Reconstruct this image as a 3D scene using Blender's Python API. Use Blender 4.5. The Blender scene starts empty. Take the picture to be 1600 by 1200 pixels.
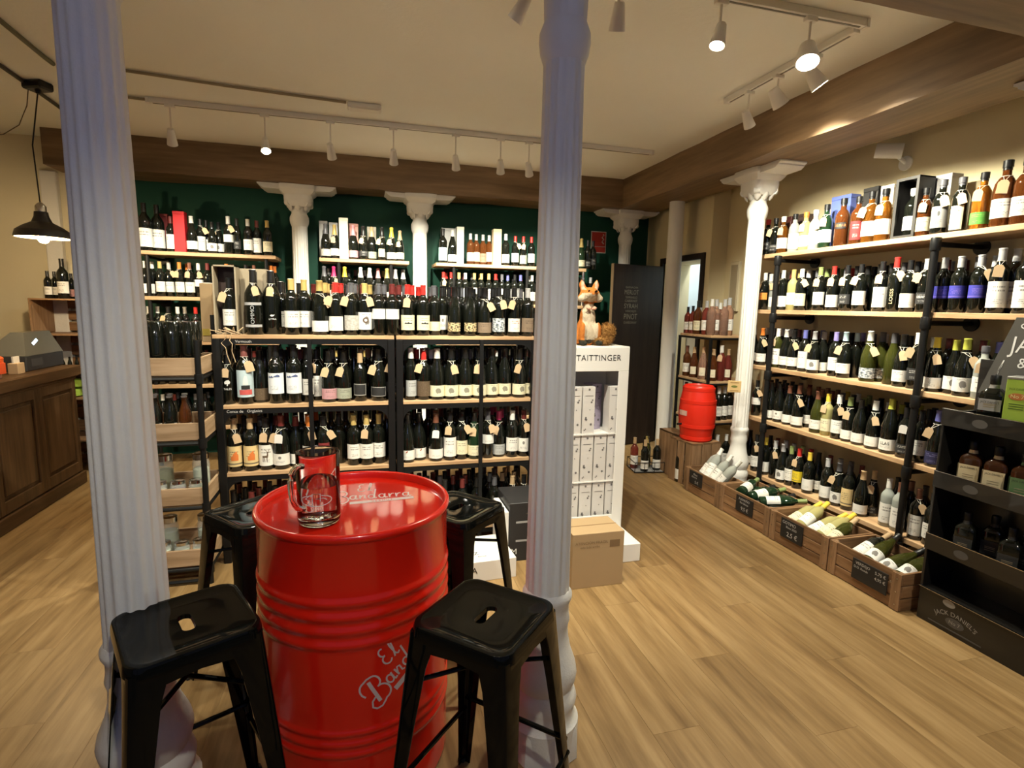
import bpy, math, random
from mathutils import Vector, Matrix, Euler
random.seed(7)
SC = bpy.context.scene
COL = SC.collection
PI = math.pi
# ------------------------------------------------------------------ camera
CAM_H, YAW, PITCH, ROLL, FPX = 1.5, math.radians(15.31), math.radians(8.11), math.radians(-1.215), 847.4
_f = Vector((math.sin(YAW)*math.cos(PITCH), math.cos(YAW)*math.cos(PITCH), -math.sin(PITCH)))
_r = Vector((math.cos(YAW), -math.sin(YAW), 0)); _d = _f.cross(_r)
_c, _s = math.cos(ROLL), math.sin(ROLL)
RGT, DWN, FWD = _r*_c + _d*_s, -_r*_s + _d*_c, _f
cam = bpy.data.cameras.new('camera'); cam_o = bpy.data.objects.new('camera', cam); COL.objects.link(cam_o)
cam.sensor_width = 36; cam.lens = 36*FPX/1600; cam.clip_start = .02
m = Matrix((RGT, -DWN, -FWD)).transposed().to_4x4(); m.translation = (0, 0, CAM_H)
cam_o.matrix_world = m; SC.camera = cam_o
# ------------------------------------------------------------------ world, exposure
w = bpy.data.worlds.new('dusk'); SC.world = w; w.use_nodes = True
w.node_tree.nodes['Background'].inputs[0].default_value = (.46, .55, 1.0, 1)
w.node_tree.nodes['Background'].inputs[1].default_value = .07
SC.view_settings.view_transform = 'Standard'; SC.view_settings.look = 'None'
SC.view_settings.exposure = 1.30; SC.view_settings.gamma = 1.0; SC.view_settings.use_curve_mapping = False
SPOT_W = 68.0                       # watts of one track spotlight
WARM = (1.0, .945, .76)
SC.cycles.max_bounces = 7; SC.cycles.diffuse_bounces = 4; SC.cycles.glossy_bounces = 3; SC.cycles.transmission_bounces = 7; SC.cycles.transparent_max_bounces = 6
SC.cycles.caustics_reflective = False; SC.cycles.caustics_refractive = False
# ------------------------------------------------------------------ measuring helpers: where a sight line meets a real plane
EYE = Vector((0, 0, CAM_H))
def ray(x, y): return RGT*((x-800)/FPX) + DWN*((y-600)/FPX) + FWD
def atz(x, y, z): d = ray(x, y); return EYE + d*((z-CAM_H)/d.z)
def aty(x, y, Y): d = ray(x, y); return EYE + d*(Y/d.y)
def atx(x, y, X): d = ray(x, y); return EYE + d*(X/d.x)
def X_of(px, Y, z):                 # X of a point on the line Y, z = const seen at column px
    u = (px-800)/FPX; a = RGT - FWD*u
    return -(a.y*Y + a.z*(z-CAM_H))/a.x
def Y_of(px, X, z):
    u = (px-800)/FPX; a = RGT - FWD*u
    return -(a.x*X + a.z*(z-CAM_H))/a.y
# ------------------------------------------------------------------ mesh builder
class MB:
    def __init__(s): s.v = []; s.f = []; s.uv = None
    def add(s, vs, fs):
        n = len(s.v); s.v += [tuple(p) for p in vs]; s.f += [tuple(i+n for i in f) for f in fs]; return s
    def box(s, x0, x1, y0, y1, z0, z1, b=0, M=None):
        if b <= 0:
            vs = [(x, y, z) for z in (z0, z1) for y in (y0, y1) for x in (x0, x1)]
            fs = [(0,2,3,1),(4,5,7,6),(0,1,5,4),(2,6,7,3),(0,4,6,2),(1,3,7,5)]
        else:
            vs = []; idx = {}
            for i, x in enumerate((x0, x1)):
                for j, y in enumerate((y0, y1)):
                    for k, z in enumerate((z0, z1)):
                        sx, sy, sz = (1-2*i), (1-2*j), (1-2*k)
                        for a in range(3):
                            p = [x+sx*b, y+sy*b, z+sz*b]; p[a] = (x, y, z)[a]
                            idx[i, j, k, a] = len(vs); vs.append(tuple(p))
            g = lambda i, j, k, a: idx[i, j, k, a]
            fs = []
            for i in (0, 1):
                q = [g(i,0,0,0), g(i,1,0,0), g(i,1,1,0), g(i,0,1,0)]; fs.append(tuple(q if i else q[::-1]))
                q = [g(0,i,0,1), g(1,i,0,1), g(1,i,1,1), g(0,i,1,1)]; fs.append(tuple(q[::-1] if i else q))
                q = [g(0,0,i,2), g(1,0,i,2), g(1,1,i,2), g(0,1,i,2)]; fs.append(tuple(q if i else q[::-1]))
            for i in (0, 1):
                for j in (0, 1):
                    q = [g(i,j,0,0), g(i,j,0,1), g(i,j,1,1), g(i,j,1,0)]; fs.append(tuple(q if (i == j) else q[::-1]))
                    q = [g(i,0,j,0), g(i,0,j,2), g(i,1,j,2), g(i,1,j,0)]; fs.append(tuple(q[::-1] if (i == j) else q))
                    q = [g(0,i,j,1), g(0,i,j,2), g(1,i,j,2), g(1,i,j,1)]; fs.append(tuple(q if (i == j) else q[::-1]))
            for i in (0, 1):
                for j in (0, 1):
                    for k in (0, 1):
                        q = [g(i,j,k,0), g(i,j,k,1), g(i,j,k,2)]; fs.append(tuple(q if (i+j+k) % 2 else q[::-1]))
        if M is not None: vs = [M @ Vector(p) for p in vs]
        return s.add(vs, fs)
    def obox(s, c, size, rot=(0, 0, 0), b=0):
        M = Matrix.Translation(c) @ Euler(rot).to_matrix().to_4x4(); h = [q/2 for q in size]
        return s.box(-h[0], h[0], -h[1], h[1], -h[2], h[2], b, M)
    def lathe(s, prof, seg=24, M=None, flute=0, amp=0, zr=None, sq=0, caps=True):
        vs = []; fs = []; n = len(prof)
        for r, z in prof:
            for i in range(seg):
                t = 2*PI*i/seg; q = r
                if flute and (zr is None or zr[0] <= z <= zr[1]): q = r*(1-amp*abs(math.cos(flute*t/2))**1.5)
                if sq: q = r/((abs(math.cos(t))**sq+abs(math.sin(t))**sq)**(1/sq))
                vs.append((q*math.cos(t), q*math.sin(t), z))
        for k in range(n-1):
            for i in range(seg):
                j = (i+1) % seg; fs.append((k*seg+i, k*seg+j, (k+1)*seg+j, (k+1)*seg+i))
        if caps:
            fs.append(tuple(range(seg))[::-1]); fs.append(tuple((n-1)*seg+i for i in range(seg)))
        if M is not None: vs = [M @ Vector(p) for p in vs]
        return s.add(vs, fs)
    def cyl(s, p0, p1, r0, r1=None, seg=12):
        p0, p1 = Vector(p0), Vector(p1); r1 = r0 if r1 is None else r1; d = p1-p0
        M = Matrix.Translation(p0) @ d.to_track_quat('Z', 'Y').to_matrix().to_4x4()
        return s.lathe([(r0, 0), (r1, d.length)], seg, M)
    def tube(s, pts, r, seg=8, closed=False):
        P = [Vector(p) for p in pts]; n = len(P); vs = []; fs = []
        for i, p in enumerate(P):
            a = P[(i-1) % n] if (closed or i) else p; b = P[(i+1) % n] if (closed or i < n-1) else p
            d = (b-a).normalized(); ref = Vector((0, 0, 1)) if abs(d.z) < .93 else Vector((1, 0, 0))
            u = d.cross(ref).normalized(); v = d.cross(u)
            rr = r[i] if isinstance(r, (list, tuple)) else r
            for k in range(seg):
                t = 2*PI*k/seg; vs.append(p + u*(rr*math.cos(t)) + v*(rr*math.sin(t)))
        for i in range(n if closed else n-1):
            j = (i+1) % n
            for k in range(seg):
                l = (k+1) % seg; fs.append((i*seg+k, j*seg+k, j*seg+l, i*seg+l))
        if not closed: fs.append(tuple(range(seg))); fs.append(tuple((n-1)*seg+k for k in range(seg))[::-1])
        return s.add(vs, fs)
    def prism(s, out, z0, z1, M=None):       # outline counter-clockwise in xy
        n = len(out); vs = [(x, y, z0) for x, y in out]+[(x, y, z1) for x, y in out]
        fs = [tuple(range(n))[::-1], tuple(range(n, 2*n))]+[(i, (i+1) % n, n+(i+1) % n, n+i) for i in range(n)]
        if M is not None: vs = [M @ Vector(p) for p in vs]
        return s.add(vs, fs)
    def ribbon(s, pts, w, t, M=None):        # flat stroke in the xz plane, standing proud towards -y
        P = [Vector((p[0], p[1])) for p in pts]; n = len(P); vs = []; fs = []
        for i, p in enumerate(P):
            d = (P[min(i+1, n-1)]-P[max(i-1, 0)]); d = d.normalized() if d.length else Vector((1, 0))
            ww = w[i] if isinstance(w, (list, tuple)) else w
            q = Vector((-d.y, d.x))*ww/2
            for e in (p+q, p-q):
                vs.append((e.x, -t, e.y)); vs.append((e.x, 0, e.y))
        for i in range(n-1):
            a = 4*i; b = a+4
            fs += [(a, a+2, b+2, b), (a, b, b+1, a+1), (a+2, a+3, b+3, b+2)]
        fs += [(0, 1, 3, 2), (4*n-4, 4*n-2, 4*n-1, 4*n-3)]
        if M is not None: vs = [M @ Vector(p) for p in vs]
        return s.add(vs, fs)
    def xf(s, fn): s.v = [tuple(fn(Vector(p))) for p in s.v]; return s
    def mesh(s, name, smooth=35):
        me = bpy.data.meshes.new(name); me.from_pydata(s.v, [], s.f); me.update()
        if smooth:
            me.polygons.foreach_set('use_smooth', [True]*len(me.polygons)); me.set_sharp_from_angle(angle=math.radians(smooth))
        return me
    def build(s, name, mat, parent=None, smooth=35, loc=None):
        return obj(name, s.mesh(name, smooth), mat, parent, loc)
def obj(name, me, mat=None, parent=None, loc=None):
    o = bpy.data.objects.new(name, me); COL.objects.link(o)
    if mat is not None:
        if len(me.materials) == 0: me.materials.append(None)
        o.material_slots[0].link = 'OBJECT'; o.material_slots[0].material = mat
    if parent is not None: o.parent = parent
    if loc is not None: o.location = loc
    return o
def tag(o, label, cat, group=None):
    o['label'] = label; o['category'] = cat
    if group: o['group'] = group
    return o
def thing(name, label, cat, loc=(0, 0, 0), rz=0, group=None):
    o = bpy.data.objects.new(name, None); o.empty_display_size = .05; COL.objects.link(o)
    o.location = loc; o.rotation_euler = (0, 0, rz)
    return tag(o, label, cat, group)
def struct(o): o['kind'] = 'structure'; return o
# ------------------------------------------------------------------ materials
MATS = {}
def P(name, col, rough=.5, metal=0, spec=.5, trans=0, ior=1.45, coat=0, emit=None, es=0):
    if name in MATS: return MATS[name]
    mt = bpy.data.materials.new(name); mt.use_nodes = True; MATS[name] = mt
    b = mt.node_tree.nodes['Principled BSDF']; I = b.inputs
    I['Base Color'].default_value = (*col, 1); I['Roughness'].default_value = rough; I['Metallic'].default_value = metal
    I['Specular IOR Level'].default_value = spec; I['Transmission Weight'].default_value = trans; I['IOR'].default_value = ior
    I['Coat Weight'].default_value = coat
    if emit: I['Emission Color'].default_value = (*emit, 1); I['Emission Strength'].default_value = es
    mt.diffuse_color = (*col, 1)
    return mt
class NG:
    def __init__(s, mt): s.nt = mt.node_tree; s.N = s.nt.nodes; s.L = s.nt.links; s.b = s.N['Principled BSDF']
    def n(s, t, **k):
        q = s.N.new(t)
        for a, v in k.items(): setattr(q, a, v)
        return q
    def put(s, sock, v):
        if isinstance(v, (int, float)): sock.default_value = v
        elif isinstance(v, tuple): sock.default_value = v
        else: s.L.new(v, sock)
    def m(s, op, a, b=0., c=None):
        q = s.n('ShaderNodeMath', operation=op); s.put(q.inputs[0], a); s.put(q.inputs[1], b)
        if c is not None: s.put(q.inputs[2], c)
        return q.outputs[0]
    def noise(s, vec, scale, detail=4, rough=.55, dim='3D', W=None):
        q = s.n('ShaderNodeTexNoise', noise_dimensions=dim); q.inputs['Scale'].default_value = scale
        q.inputs['Detail'].default_value = detail; q.inputs['Roughness'].default_value = rough
        if vec is not None: s.L.new(vec, q.inputs['Vector'])
        if W is not None: s.put(q.inputs['W'], W)
        return q.outputs['Fac']
    def ramp(s, fac, stops):
        q = s.n('ShaderNodeValToRGB'); s.L.new(fac, q.inputs[0]); e = q.color_ramp.elements
        while len(e) < len(stops): e.new(.5)
        for i, (p, c) in enumerate(stops): e[i].position = p; e[i].color = (*c, 1)
        return q.outputs[0]
    def mix(s, f, a, b, mode='MIX'):
        q = s.n('ShaderNodeMix', data_type='RGBA', blend_type=mode); s.put(q.inputs[0], f)
        for sock, v in ((q.inputs[6], a), (q.inputs[7], b)):
            if isinstance(v, tuple): sock.default_value = (*v, 1) if len(v) == 3 else v
            else: s.L.new(v, sock)
        return q.outputs[2]
    def coords(s, scale=(1, 1, 1), kind='Object', rnd=0):
        t = s.n('ShaderNodeTexCoord').outputs[kind]; mp = s.n('ShaderNodeMapping'); mp.inputs['Scale'].default_value = scale
        s.L.new(t, mp.inputs['Vector'])
        if rnd:
            oi = s.n('ShaderNodeObjectInfo').outputs['Random']; c = s.n('ShaderNodeCombineXYZ')
            for k in range(3): s.L.new(s.m('MULTIPLY', oi, rnd*(k+1)), c.inputs[k])
            s.L.new(c.outputs[0], mp.inputs['Location'])
        return mp.outputs[0]
    def bump(s, h, strength=.2, dist=.01):
        q = s.n('ShaderNodeBump'); q.inputs['Strength'].default_value = strength; q.inputs['Distance'].default_value = dist
        s.L.new(h, q.inputs['Height']); s.L.new(q.outputs[0], s.b.inputs['Normal'])
    def col(s, c): s.L.new(c, s.b.inputs['Base Color'])
    def rough(s, c): s.L.new(c, s.b.inputs['Roughness'])
def wood(name, dark, mid, light, axis='Y', sc=1.0, rough=.5, tint=.25, bump=.15, spec=.4):
    if name in MATS: return MATS[name]
    mt = P(name, mid, rough, spec=spec); g = NG(mt)
    s = {'X': (1.2, 14, 14), 'Y': (14, 1.2, 14), 'Z': (14, 14, 1.2)}[axis]
    v = g.coords(tuple(q*sc for q in s), rnd=13.7)
    n1 = g.noise(v, 1.6, 6, .6); n2 = g.noise(v, 5.5, 3, .5)
    f = g.m('ADD', g.m('MULTIPLY', n1, .75), g.m('MULTIPLY', n2, .25))
    c = g.ramp(f, [(.32, dark), (.5, mid), (.68, light)])
    oi = g.n('ShaderNodeObjectInfo').outputs['Random']
    k = g.m('ADD', g.m('MULTIPLY', oi, tint), 1-tint/2)
    cc = g.n('ShaderNodeCombineColor'); [g.L.new(k, cc.inputs[i]) for i in range(3)]
    g.col(g.mix(1.0, c, cc.outputs[0], 'MULTIPLY')); g.bump(f, bump, .004)
    return mt
def plaster(name, col, var=.06, bump=.25, sc=30, rough=.85):
    if name in MATS: return MATS[name]
    mt = P(name, col, rough, spec=.2); g = NG(mt); v = g.coords()
    a = g.noise(v, 1.3, 4); b = g.noise(v, sc, 5, .65)
    g.col(g.mix(a, tuple(c*(1-var) for c in col), tuple(min(1, c*(1+var)) for c in col))); g.bump(b, bump, .006)
    return mt
M_FLOOR = wood('floor_oak', (.15, .084, .031), (.275, .170, .069), (.39, .258, .118), 'Y', .62, .40, .14, .05, .45)
M_CEIL = plaster('ceiling_plaster', (.86, .875, .84), .04, .35, 22)
M_CREAM = plaster('cream_wall', (.66, .57, .36), .05, .15, 40)
M_CREAML = plaster('cream_wall_ochre', (.66, .595, .42), .06, .15, 40)
M_GREEN = plaster('green_wall', (.012, .062, .040), .12, .15, 40, .55)
M_BEAM = wood('beam_wood', (.105, .066, .034), (.19, .122, .064), (.29, .19, .105), 'X', .35, .55, 0, .3)
M_BEAMY = wood('beam_wood_y', (.105, .066, .034), (.19, .122, .064), (.29, .19, .105), 'Y', .35, .55, 0, .3)
M_WHITEP = plaster('white_column_paint', (.72, .71, .67), .06, .35, 45, .55)
M_WHITE = P('white_paint', (.80, .79, .75), .4)
M_BLACK = P('black_steel', (.007, .007, .007), .42, spec=.35)
M_GLOSSBLK = P('gloss_black', (.004, .0045, .004), .06, spec=.24)
M_RED = P('drum_red', (.72, .015, .005), .22, coat=.3)
M_SHELF = wood('shelf_wood', (.34, .20, .10), (.50, .32, .17), (.62, .43, .25), 'X', 1, .5, .2)
M_SHELFY = wood('shelf_wood_y', (.34, .20, .10), (.50, .32, .17), (.62, .43, .25), 'Y', 1, .5, .2)
M_CRATE = wood('crate_wood', (.13, .065, .028), (.24, .13, .060), (.34, .20, .10), 'Y', 1.2, .6, .35, .35)
M_CRATEX = wood('crate_wood_x', (.13, .065, .028), (.24, .13, .060), (.34, .20, .10), 'X', 1.2, .6, .35, .35)
M_CRATEZ = wood('crate_wood_z', (.13, .075, .035), (.26, .15, .075), (.36, .22, .12), 'Z', 1.2, .6, .35, .35)
M_CART = wood('cart_wood', (.20, .125, .065), (.32, .21, .12), (.42, .29, .18), 'X', 1, .6, .2)
M_COUNTER = wood('counter_wood', (.042, .022, .009), (.085, .045, .019), (.13, .072, .032), 'Z', .7, .42, .15)
M_COUNTERY = wood('counter_wood_y', (.042, .022, .009), (.085, .045, .019), (.13, .072, .032), 'Y', .7, .42, .15)
M_CARD = plaster('cardboard', (.41, .285, .155), .06, .05, 60, .8)
M_BOXWHITE = P('white_card', (.78, .76, .72), .5)
M_TAG = P('kraft_tag', (.62, .44, .26), .8)
M_STRING = P('white_string', (.72, .68, .58), .9)
M_CHALKB = P('chalkboard', (.014, .013, .012), .6)
M_CHALK = P('chalk', (.55, .53, .50), .9)
M_CHROME = P('chrome', (.6, .6, .6), .2, 1)
M_GLASS = P('clear_glass', (.97, .98, .97), .02, trans=1, ior=1.45)
M_LILAC = P('lilac_card', (.46, .40, .52), .5)
M_DOOR = wood('door_wood', (.010, .006, .004), (.020, .012, .008), (.030, .019, .012), 'Z', .7, .5, 0)
M_LENS = P('lit_lens', (1, .9, .7), .3, emit=(1, .86, .62), es=28)
M_GREY = P('grey_paint', (.34, .33, .32), .5)
# ================================================================== THE SETTING
CEIL, BEAM_B = 2.84, 2.555
X0, X1, Y0, Y1 = -3.4, 3.38, -1.7, 5.85
XJ, YJ = 3.2, 4.62                     # the right wall steps in towards the back
floor = struct(MB().box(X0, 4.4, Y0, Y1+.2, -.06, -.006).build('floor', P('floor_base', (.10, .06, .03), .8), smooth=0))
PW, PL = .19, 1.30
pm = MB().box(-PW/2+.0003, PW/2-.0003, -PL/2+.0003, PL/2-.0003, -.006, 0, .0003).mesh('plank', 0)
nx = int((3.5-X0)/PW)
for i in range(nx):
    y = Y0 - ((i*.37) % 1)*PL + PL/2
    while y - PL/2 < Y1:
        if y+PL/2 > -.1:
            obj('plank', pm, M_FLOOR, floor, (X0+PW*(i+.5), y, 0))
        y += PL
struct(MB().box(X0, 4.4, Y0, Y1+.2, CEIL, CEIL+.1).build('ceiling', M_CEIL, smooth=0))
struct(MB().box(-2.25, XJ, Y1, Y1+.15, 0, CEIL).build('wall_back', M_GREEN, smooth=0))
struct(MB().box(X0, -2.25, Y1-.15, Y1+.15, 0, CEIL).build('wall_back_left', M_CREAML, smooth=0))
struct(MB().box(X0-.15, X0, Y0, Y1+.15, 0, CEIL).build('wall_left', M_CREAML, smooth=0))
struct(MB().box(X1, X1+.15, Y0, YJ, 0, CEIL).build('wall_right', M_CREAM, smooth=0))
DY0, DY1, DZ = 4.75, 5.45, 2.0        # the doorway
wr = MB().box(XJ, XJ+.33, YJ, DY0, 0, CEIL); wr.box(XJ, XJ+.33, DY1, Y1+.15, 0, CEIL); wr.box(XJ, XJ+.33, DY0, DY1, DZ, CEIL)
struct(wr.build('wall_right_back', M_CREAM, smooth=0))
fr = MB(); fr.box(XJ-.02, XJ+.02, DY0-.06, DY0, 0, DZ+.06, .004); fr.box(XJ-.02, XJ+.02, DY1, DY1+.06, 0, DZ+.06, .004); fr.box(XJ-.02, XJ+.02, DY0, DY1, DZ, DZ+.06, .004)
struct(fr.build('trim_1', M_DOOR))
# store room behind the doorway
sr = MB().box(4.3, 4.4, YJ, Y1+.15, 0, CEIL); sr.box(XJ+.33, 4.4, Y1+.05, Y1+.15, 0, CEIL); sr.box(XJ+.33, 4.4, YJ, YJ+.05, 0, CEIL)
struct(sr.build('wall_storeroom', plaster('store_wall', (.55, .60, .62), .04), smooth=0))
fz = thing('fridge', 'white fridge glimpsed through the open doorway behind the thin pole', 'fridge', (3.85, 5.3, 0))
MB().box(-.28, .28, -.3, .3, 0, 1.45, .01).build('body', M_WHITE, fz); MB().box(-.3, -.28, -.29, .29, .5, 1.44, .008).build('door', M_WHITE, fz); MB().cyl((-.32, -.22, .7), (-.32, -.22, 1.1), .01).build('handle', M_CHROME, fz)
sl = bpy.data.lights.new('store_light', 'POINT'); sl.energy = 14; sl.color = (.85, .93, 1); sl.shadow_soft_size = .08
bulb = thing('store_lamp', 'bare ceiling bulb lighting the store room beyond the doorway', 'lamp', (3.75, 5.0, CEIL))
MB().lathe([(.04, -.02), (.04, 0)], 16).build('rose', M_WHITE, bulb); MB().lathe([(.001, -.14), (.03, -.11), (.028, -.07), (.015, -.03), (.015, -.02)], 16).build('bulb', P('cool_bulb', (1, 1, 1), .3, emit=(.85, .93, 1), es=12), bulb)
lo = bpy.data.objects.new('store_light', sl); COL.objects.link(lo); lo.parent = bulb; lo.location = (0, 0, -.2)
# front wall with the shop window behind the viewer
fw = MB()
fw.box(X0, -3.1, Y0-.15, Y0, 0, CEIL); fw.box(3.1, X1, Y0-.15, Y0, 0, CEIL); fw.box(-3.1, 3.1, Y0-.15, Y0, 0, .25); fw.box(-3.1, 3.1, Y0-.15, Y0, 2.6, CEIL)
struct(fw.build('wall_front', M_DOOR, smooth=0))
wf = MB()
for x in (-3.1, -1.55, -.03, 1.5, 3.04): wf.box(x, x+.06, Y0-.1, Y0-.04, .25, 2.6)
wf.box(-3.1, 3.1, Y0-.1, Y0-.04, .25, .31); wf.box(-3.1, 3.1, Y0-.1, Y0-.04, 2.54, 2.6)
win = struct(wf.build('window_1', M_DOOR, smooth=0))
M_PANE = P('window_pane', (.9, .93, .95), .03); M_PANE.node_tree.nodes['Principled BSDF'].inputs['Alpha'].default_value = .08
for x0_, x1_ in ((-3.04, -1.55), (-1.49, -.03), (.03, 1.5), (1.56, 3.04)): MB().box(x0_, x1_, Y0-.073, Y0-.067, .31, 2.54).build('pane', M_PANE, win, 0)
# the pilaster and beams
struct(MB().box(-2.62, -2.5, Y1-.21, Y1-.15, 0, BEAM_B, .008).build('trim_2', M_WHITEP))
def beam(name, label, b, mat):
    o = b.build(name, mat); tag(o, label, 'beam', 'dark ceiling beams'); return o
def wavy_box(x0, x1, y0, y1, z0, z1, ax, n=26, amp=.006):
    b = MB(); rnd = random.Random(int(x0*100+y1*10)); L = (x1-x0) if ax == 0 else (y1-y0)
    vs = []; fs = []
    for i in range(n+1):
        t = i/n*L
        for (u, v) in ((0, 0), (1, 0), (1, 1), (0, 1)):
            j = [rnd.uniform(-amp, amp) for _ in range(2)]; jz = j[1] if v == 0 else 0
            vs.append((x0+t, (y1 if u else y0)+j[0], (z1 if v else z0)+jz) if ax == 0 else ((x1 if u else x0)+j[0], y0+t, (z1 if v else z0)+jz))
    for i in range(n):
        for k in range(4):
            l = (k+1) % 4; q = (4*i+k, 4*i+l, 4*i+4+l, 4*i+4+k); fs.append(q[::-1] if ax == 0 else q)
    fs += [(0, 1, 2, 3), (4*n+3, 4*n+2, 4*n+1, 4*n)]
    return b.add(vs, fs)
beam('ceiling_beam', 'dark brown wooden beam running along the green back wall', wavy_box(-2.47, 2.64, 5.40, 5.78, BEAM_B, CEIL+.01, 0), M_BEAM)
beam('ceiling_beam', 'dark brown wooden beam running along the right wall above the shelves', wavy_box(2.64, 3.10, Y0, 5.78, BEAM_B, CEIL+.01, 1), M_BEAMY)
beam('ceiling_beam', 'dark cross beam cut off by the top right corner of the photo', wavy_box(X0, 2.63, 1.42, 1.65, BEAM_B, CEIL+.01, 0), M_BEAM)
# ------------------------------------------------------------------ cast-iron columns
def base_profile(r):
    return [(r*1.62, 0), (r*1.62, .115), (r*1.50, .125), (r*1.36, .15), (r*1.46, .175), (r*1.5, .195), (r*1.40, .22), (r*1.28, .235), (r*1.42, .26), (r*1.47, .285), (r*1.40, .315), (r*1.15, .365), (r*1.02, .41), (r*.98, .45), (r*1.06, .475), (r*1.0, .50), (r*1.0, .53), (r*1.12, .55), (r*1.12, .565), (r*1.0, .58)]
def column(label, x, y, r, wings='X', rt=None, seg=96, plain=False):
    rt = rt or r*.93; t = thing('column', label, 'column', (x, y, 0), 0, 'white fluted cast-iron columns')
    b = MB(); b.lathe(base_profile(r), 32)
    b.lathe([(r*1.75, 0), (r*1.75, .02), (r*1.68, .10), (r*1.6, .115)], 8)
    b.build('base', M_WHITEP, t, 40)
    sp = [(r*1.0, .575)]+[(r+(rt-r)*k/10, .60+(2.20-.60)*k/10) for k in range(11)]
    MB().lathe(sp, seg, flute=16, amp=.085, zr=(.59, 2.195)).build('shaft', M_WHITEP, t, 60)
    MB().lathe([(rt*.99, 2.195), (rt*1.17, 2.225), (rt*1.24, 2.255), (rt*1.22, 2.28), (rt*1.06, 2.305), (rt*.98, 2.315), (rt*.98, 2.33)], 40).build('collar', M_WHITEP, t, 60)
    if plain:
        MB().lathe([(rt*1.02, 2.31), (rt*1.06, 2.36), (rt*1.1, 2.47), (rt*1.5, 2.50), (rt*1.7, 2.555)], seg, flute=16, amp=.06, zr=(2.32, 2.46)).build('upper_shaft', M_WHITEP, t, 50)
        return t
    c = MB(); c.lathe([(rt*.97, 2.30), (rt*.97, 2.335), (rt*1.0, 2.345), (rt*1.25, 2.40), (rt*1.45, 2.45)], 48, flute=16, amp=.05)
    c.lathe([(rt*1.35, 2.37), (rt*1.75, 2.40), (rt*1.8, 2.44), (rt*1.8, 2.475)], 32, sq=5)
    for k in range(8):                                   # acanthus leaves and corner volutes
        a = k*PI/4; R0 = rt*(1.02 if k % 2 == 0 else 1.25)
        L = MB(); L.lathe([(.004, 0), (.022, .018), (.026, .045), (.020, .075), (.006, .09)], 8)
        Mx = Matrix.Rotation(a, 4, 'Z') @ Matrix.Translation((R0, 0, 2.335)) @ Matrix.Rotation(.42, 4, 'Y') @ Matrix.Diagonal((.5, 1, 1, 1))
        c.add([Mx @ Vector(p) for p in L.v], L.f)
        if k % 2:
            q = Vector((math.cos(a)*rt*1.75, math.sin(a)*rt*1.75, 2.40)); d = Vector((-math.sin(a), math.cos(a), 0))*.022
            c.cyl(q-d, q+d, .026, seg=14)
    c.build('capital', M_WHITEP, t, 40)
    a = MB(); h = rt*1.8; W = .335
    a.lathe([(h, 2.47), (h*1.18, 2.49), (h*1.32, 2.515), (h*1.32, 2.555)], 32, sq=7)
    for sg in (-1, 1):
        prof = [(h*.9, 2.475), (h*1.05, 2.505), (W-.05, 2.51), (W-.02, 2.528), (W-.02, 2.535), (W, 2.545), (W, 2.555), (h*.9, 2.555)]
        vs = []; n = len(prof)
        for yy in (-h*1.02, h*1.02):
            for (xx, zz) in prof: vs.append((sg*xx, yy, zz) if wings == 'X' else (yy, sg*xx, zz))
        a.add(vs, [tuple(range(n)), tuple(range(n, 2*n))[::-1]]+[(i, n+i, n+(i+1) % n, (i+1) % n) for i in range(n)])
    a.build('abacus', M_WHITEP, t, 30)
    return t
column('white fluted column nearest the left edge behind the left stool', -.615, 1.6, .080, 'X', rt=.0655, plain=True)
column('white fluted column in the middle beside the red drum', .575, 1.6, .0735, 'X', rt=.0605, plain=True)
column('white column between the left and middle back racks on the green wall', -.567, 5.58, .074, 'X')
column('white column between the middle and right back racks on the green wall', .548, 5.58, .074, 'X')
column('white column in the back right corner half hidden by the dark door', 2.80, 5.62, .07, 'X')
column('white column standing beside the right wall shelves and wooden crates', 2.92, 3.66, .061, 'Y', rt=.061)
column('white column cut off at the right edge with only its capital showing', 3.0, 1.63, .066, 'Y')
pp = thing('support_pole', 'plain thin white pole in front of the doorway', 'pole', (3.0, 4.93, 0))
MB().lathe([(.076, 0), (.074, 2.60)], 24).build('pipe', M_WHITEP, pp); MB().lathe([(.062, 2.59), (.062, CEIL)], 24).build('sleeve', M_WHITEP, pp)
MB().cyl((.05, -.02, 2.60), (.13, -.05, 2.60), .012).build('bolt', M_WHITEP, pp)
MB().cyl((-.03, -.057, 2.77), (-.03, -.066, 2.77), .008).build('hole', M_BLACK, pp)
# ------------------------------------------------------------------ door leaf
d0 = Vector((XJ-.03, DY1-.01, 0)); d1 = Vector((2.52, 5.31, 0)); dv = d1-d0
dt = thing('door_leaf', 'dark brown open door with printed wine names on it', 'door', d0, math.atan2(dv.y, dv.x))
DL = dv.length
MB().box(0, DL, -.02, .02, .01, 1.97, .003).build('panel', M_DOOR, dt)
MB().box(DL-.002, DL+.004, -.021, .021, .01, 1.97).build('edge_strip', P('door_edge', (.17, .115, .06), .6), dt)
MB().cyl((DL-.06, .02, 1.0), (DL-.06, .07, 1.0), .01).build('handle', M_CHROME, dt)
FONT_CACHE = {}
def text_mb(txt, size, depth=.0, align='CENTER', space=1.0):
    c = bpy.data.curves.new('txt', 'FONT'); c.body = txt; c.size = size; c.align_x = align; c.align_y = 'CENTER'; c.extrude = depth; c.space_character = space; c.resolution_u = 3
    o = bpy.data.objects.new('txt', c); COL.objects.link(o); dg = bpy.context.evaluated_depsgraph_get(); me = o.evaluated_get(dg).to_mesh()
    b = MB(); b.v = [tuple(v.co) for v in me.vertices]; b.f = [tuple(p.vertices) for p in me.polygons]
    o.evaluated_get(dg).to_mesh_clear(); bpy.data.objects.remove(o); bpy.data.curves.remove(c)
    return b
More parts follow.
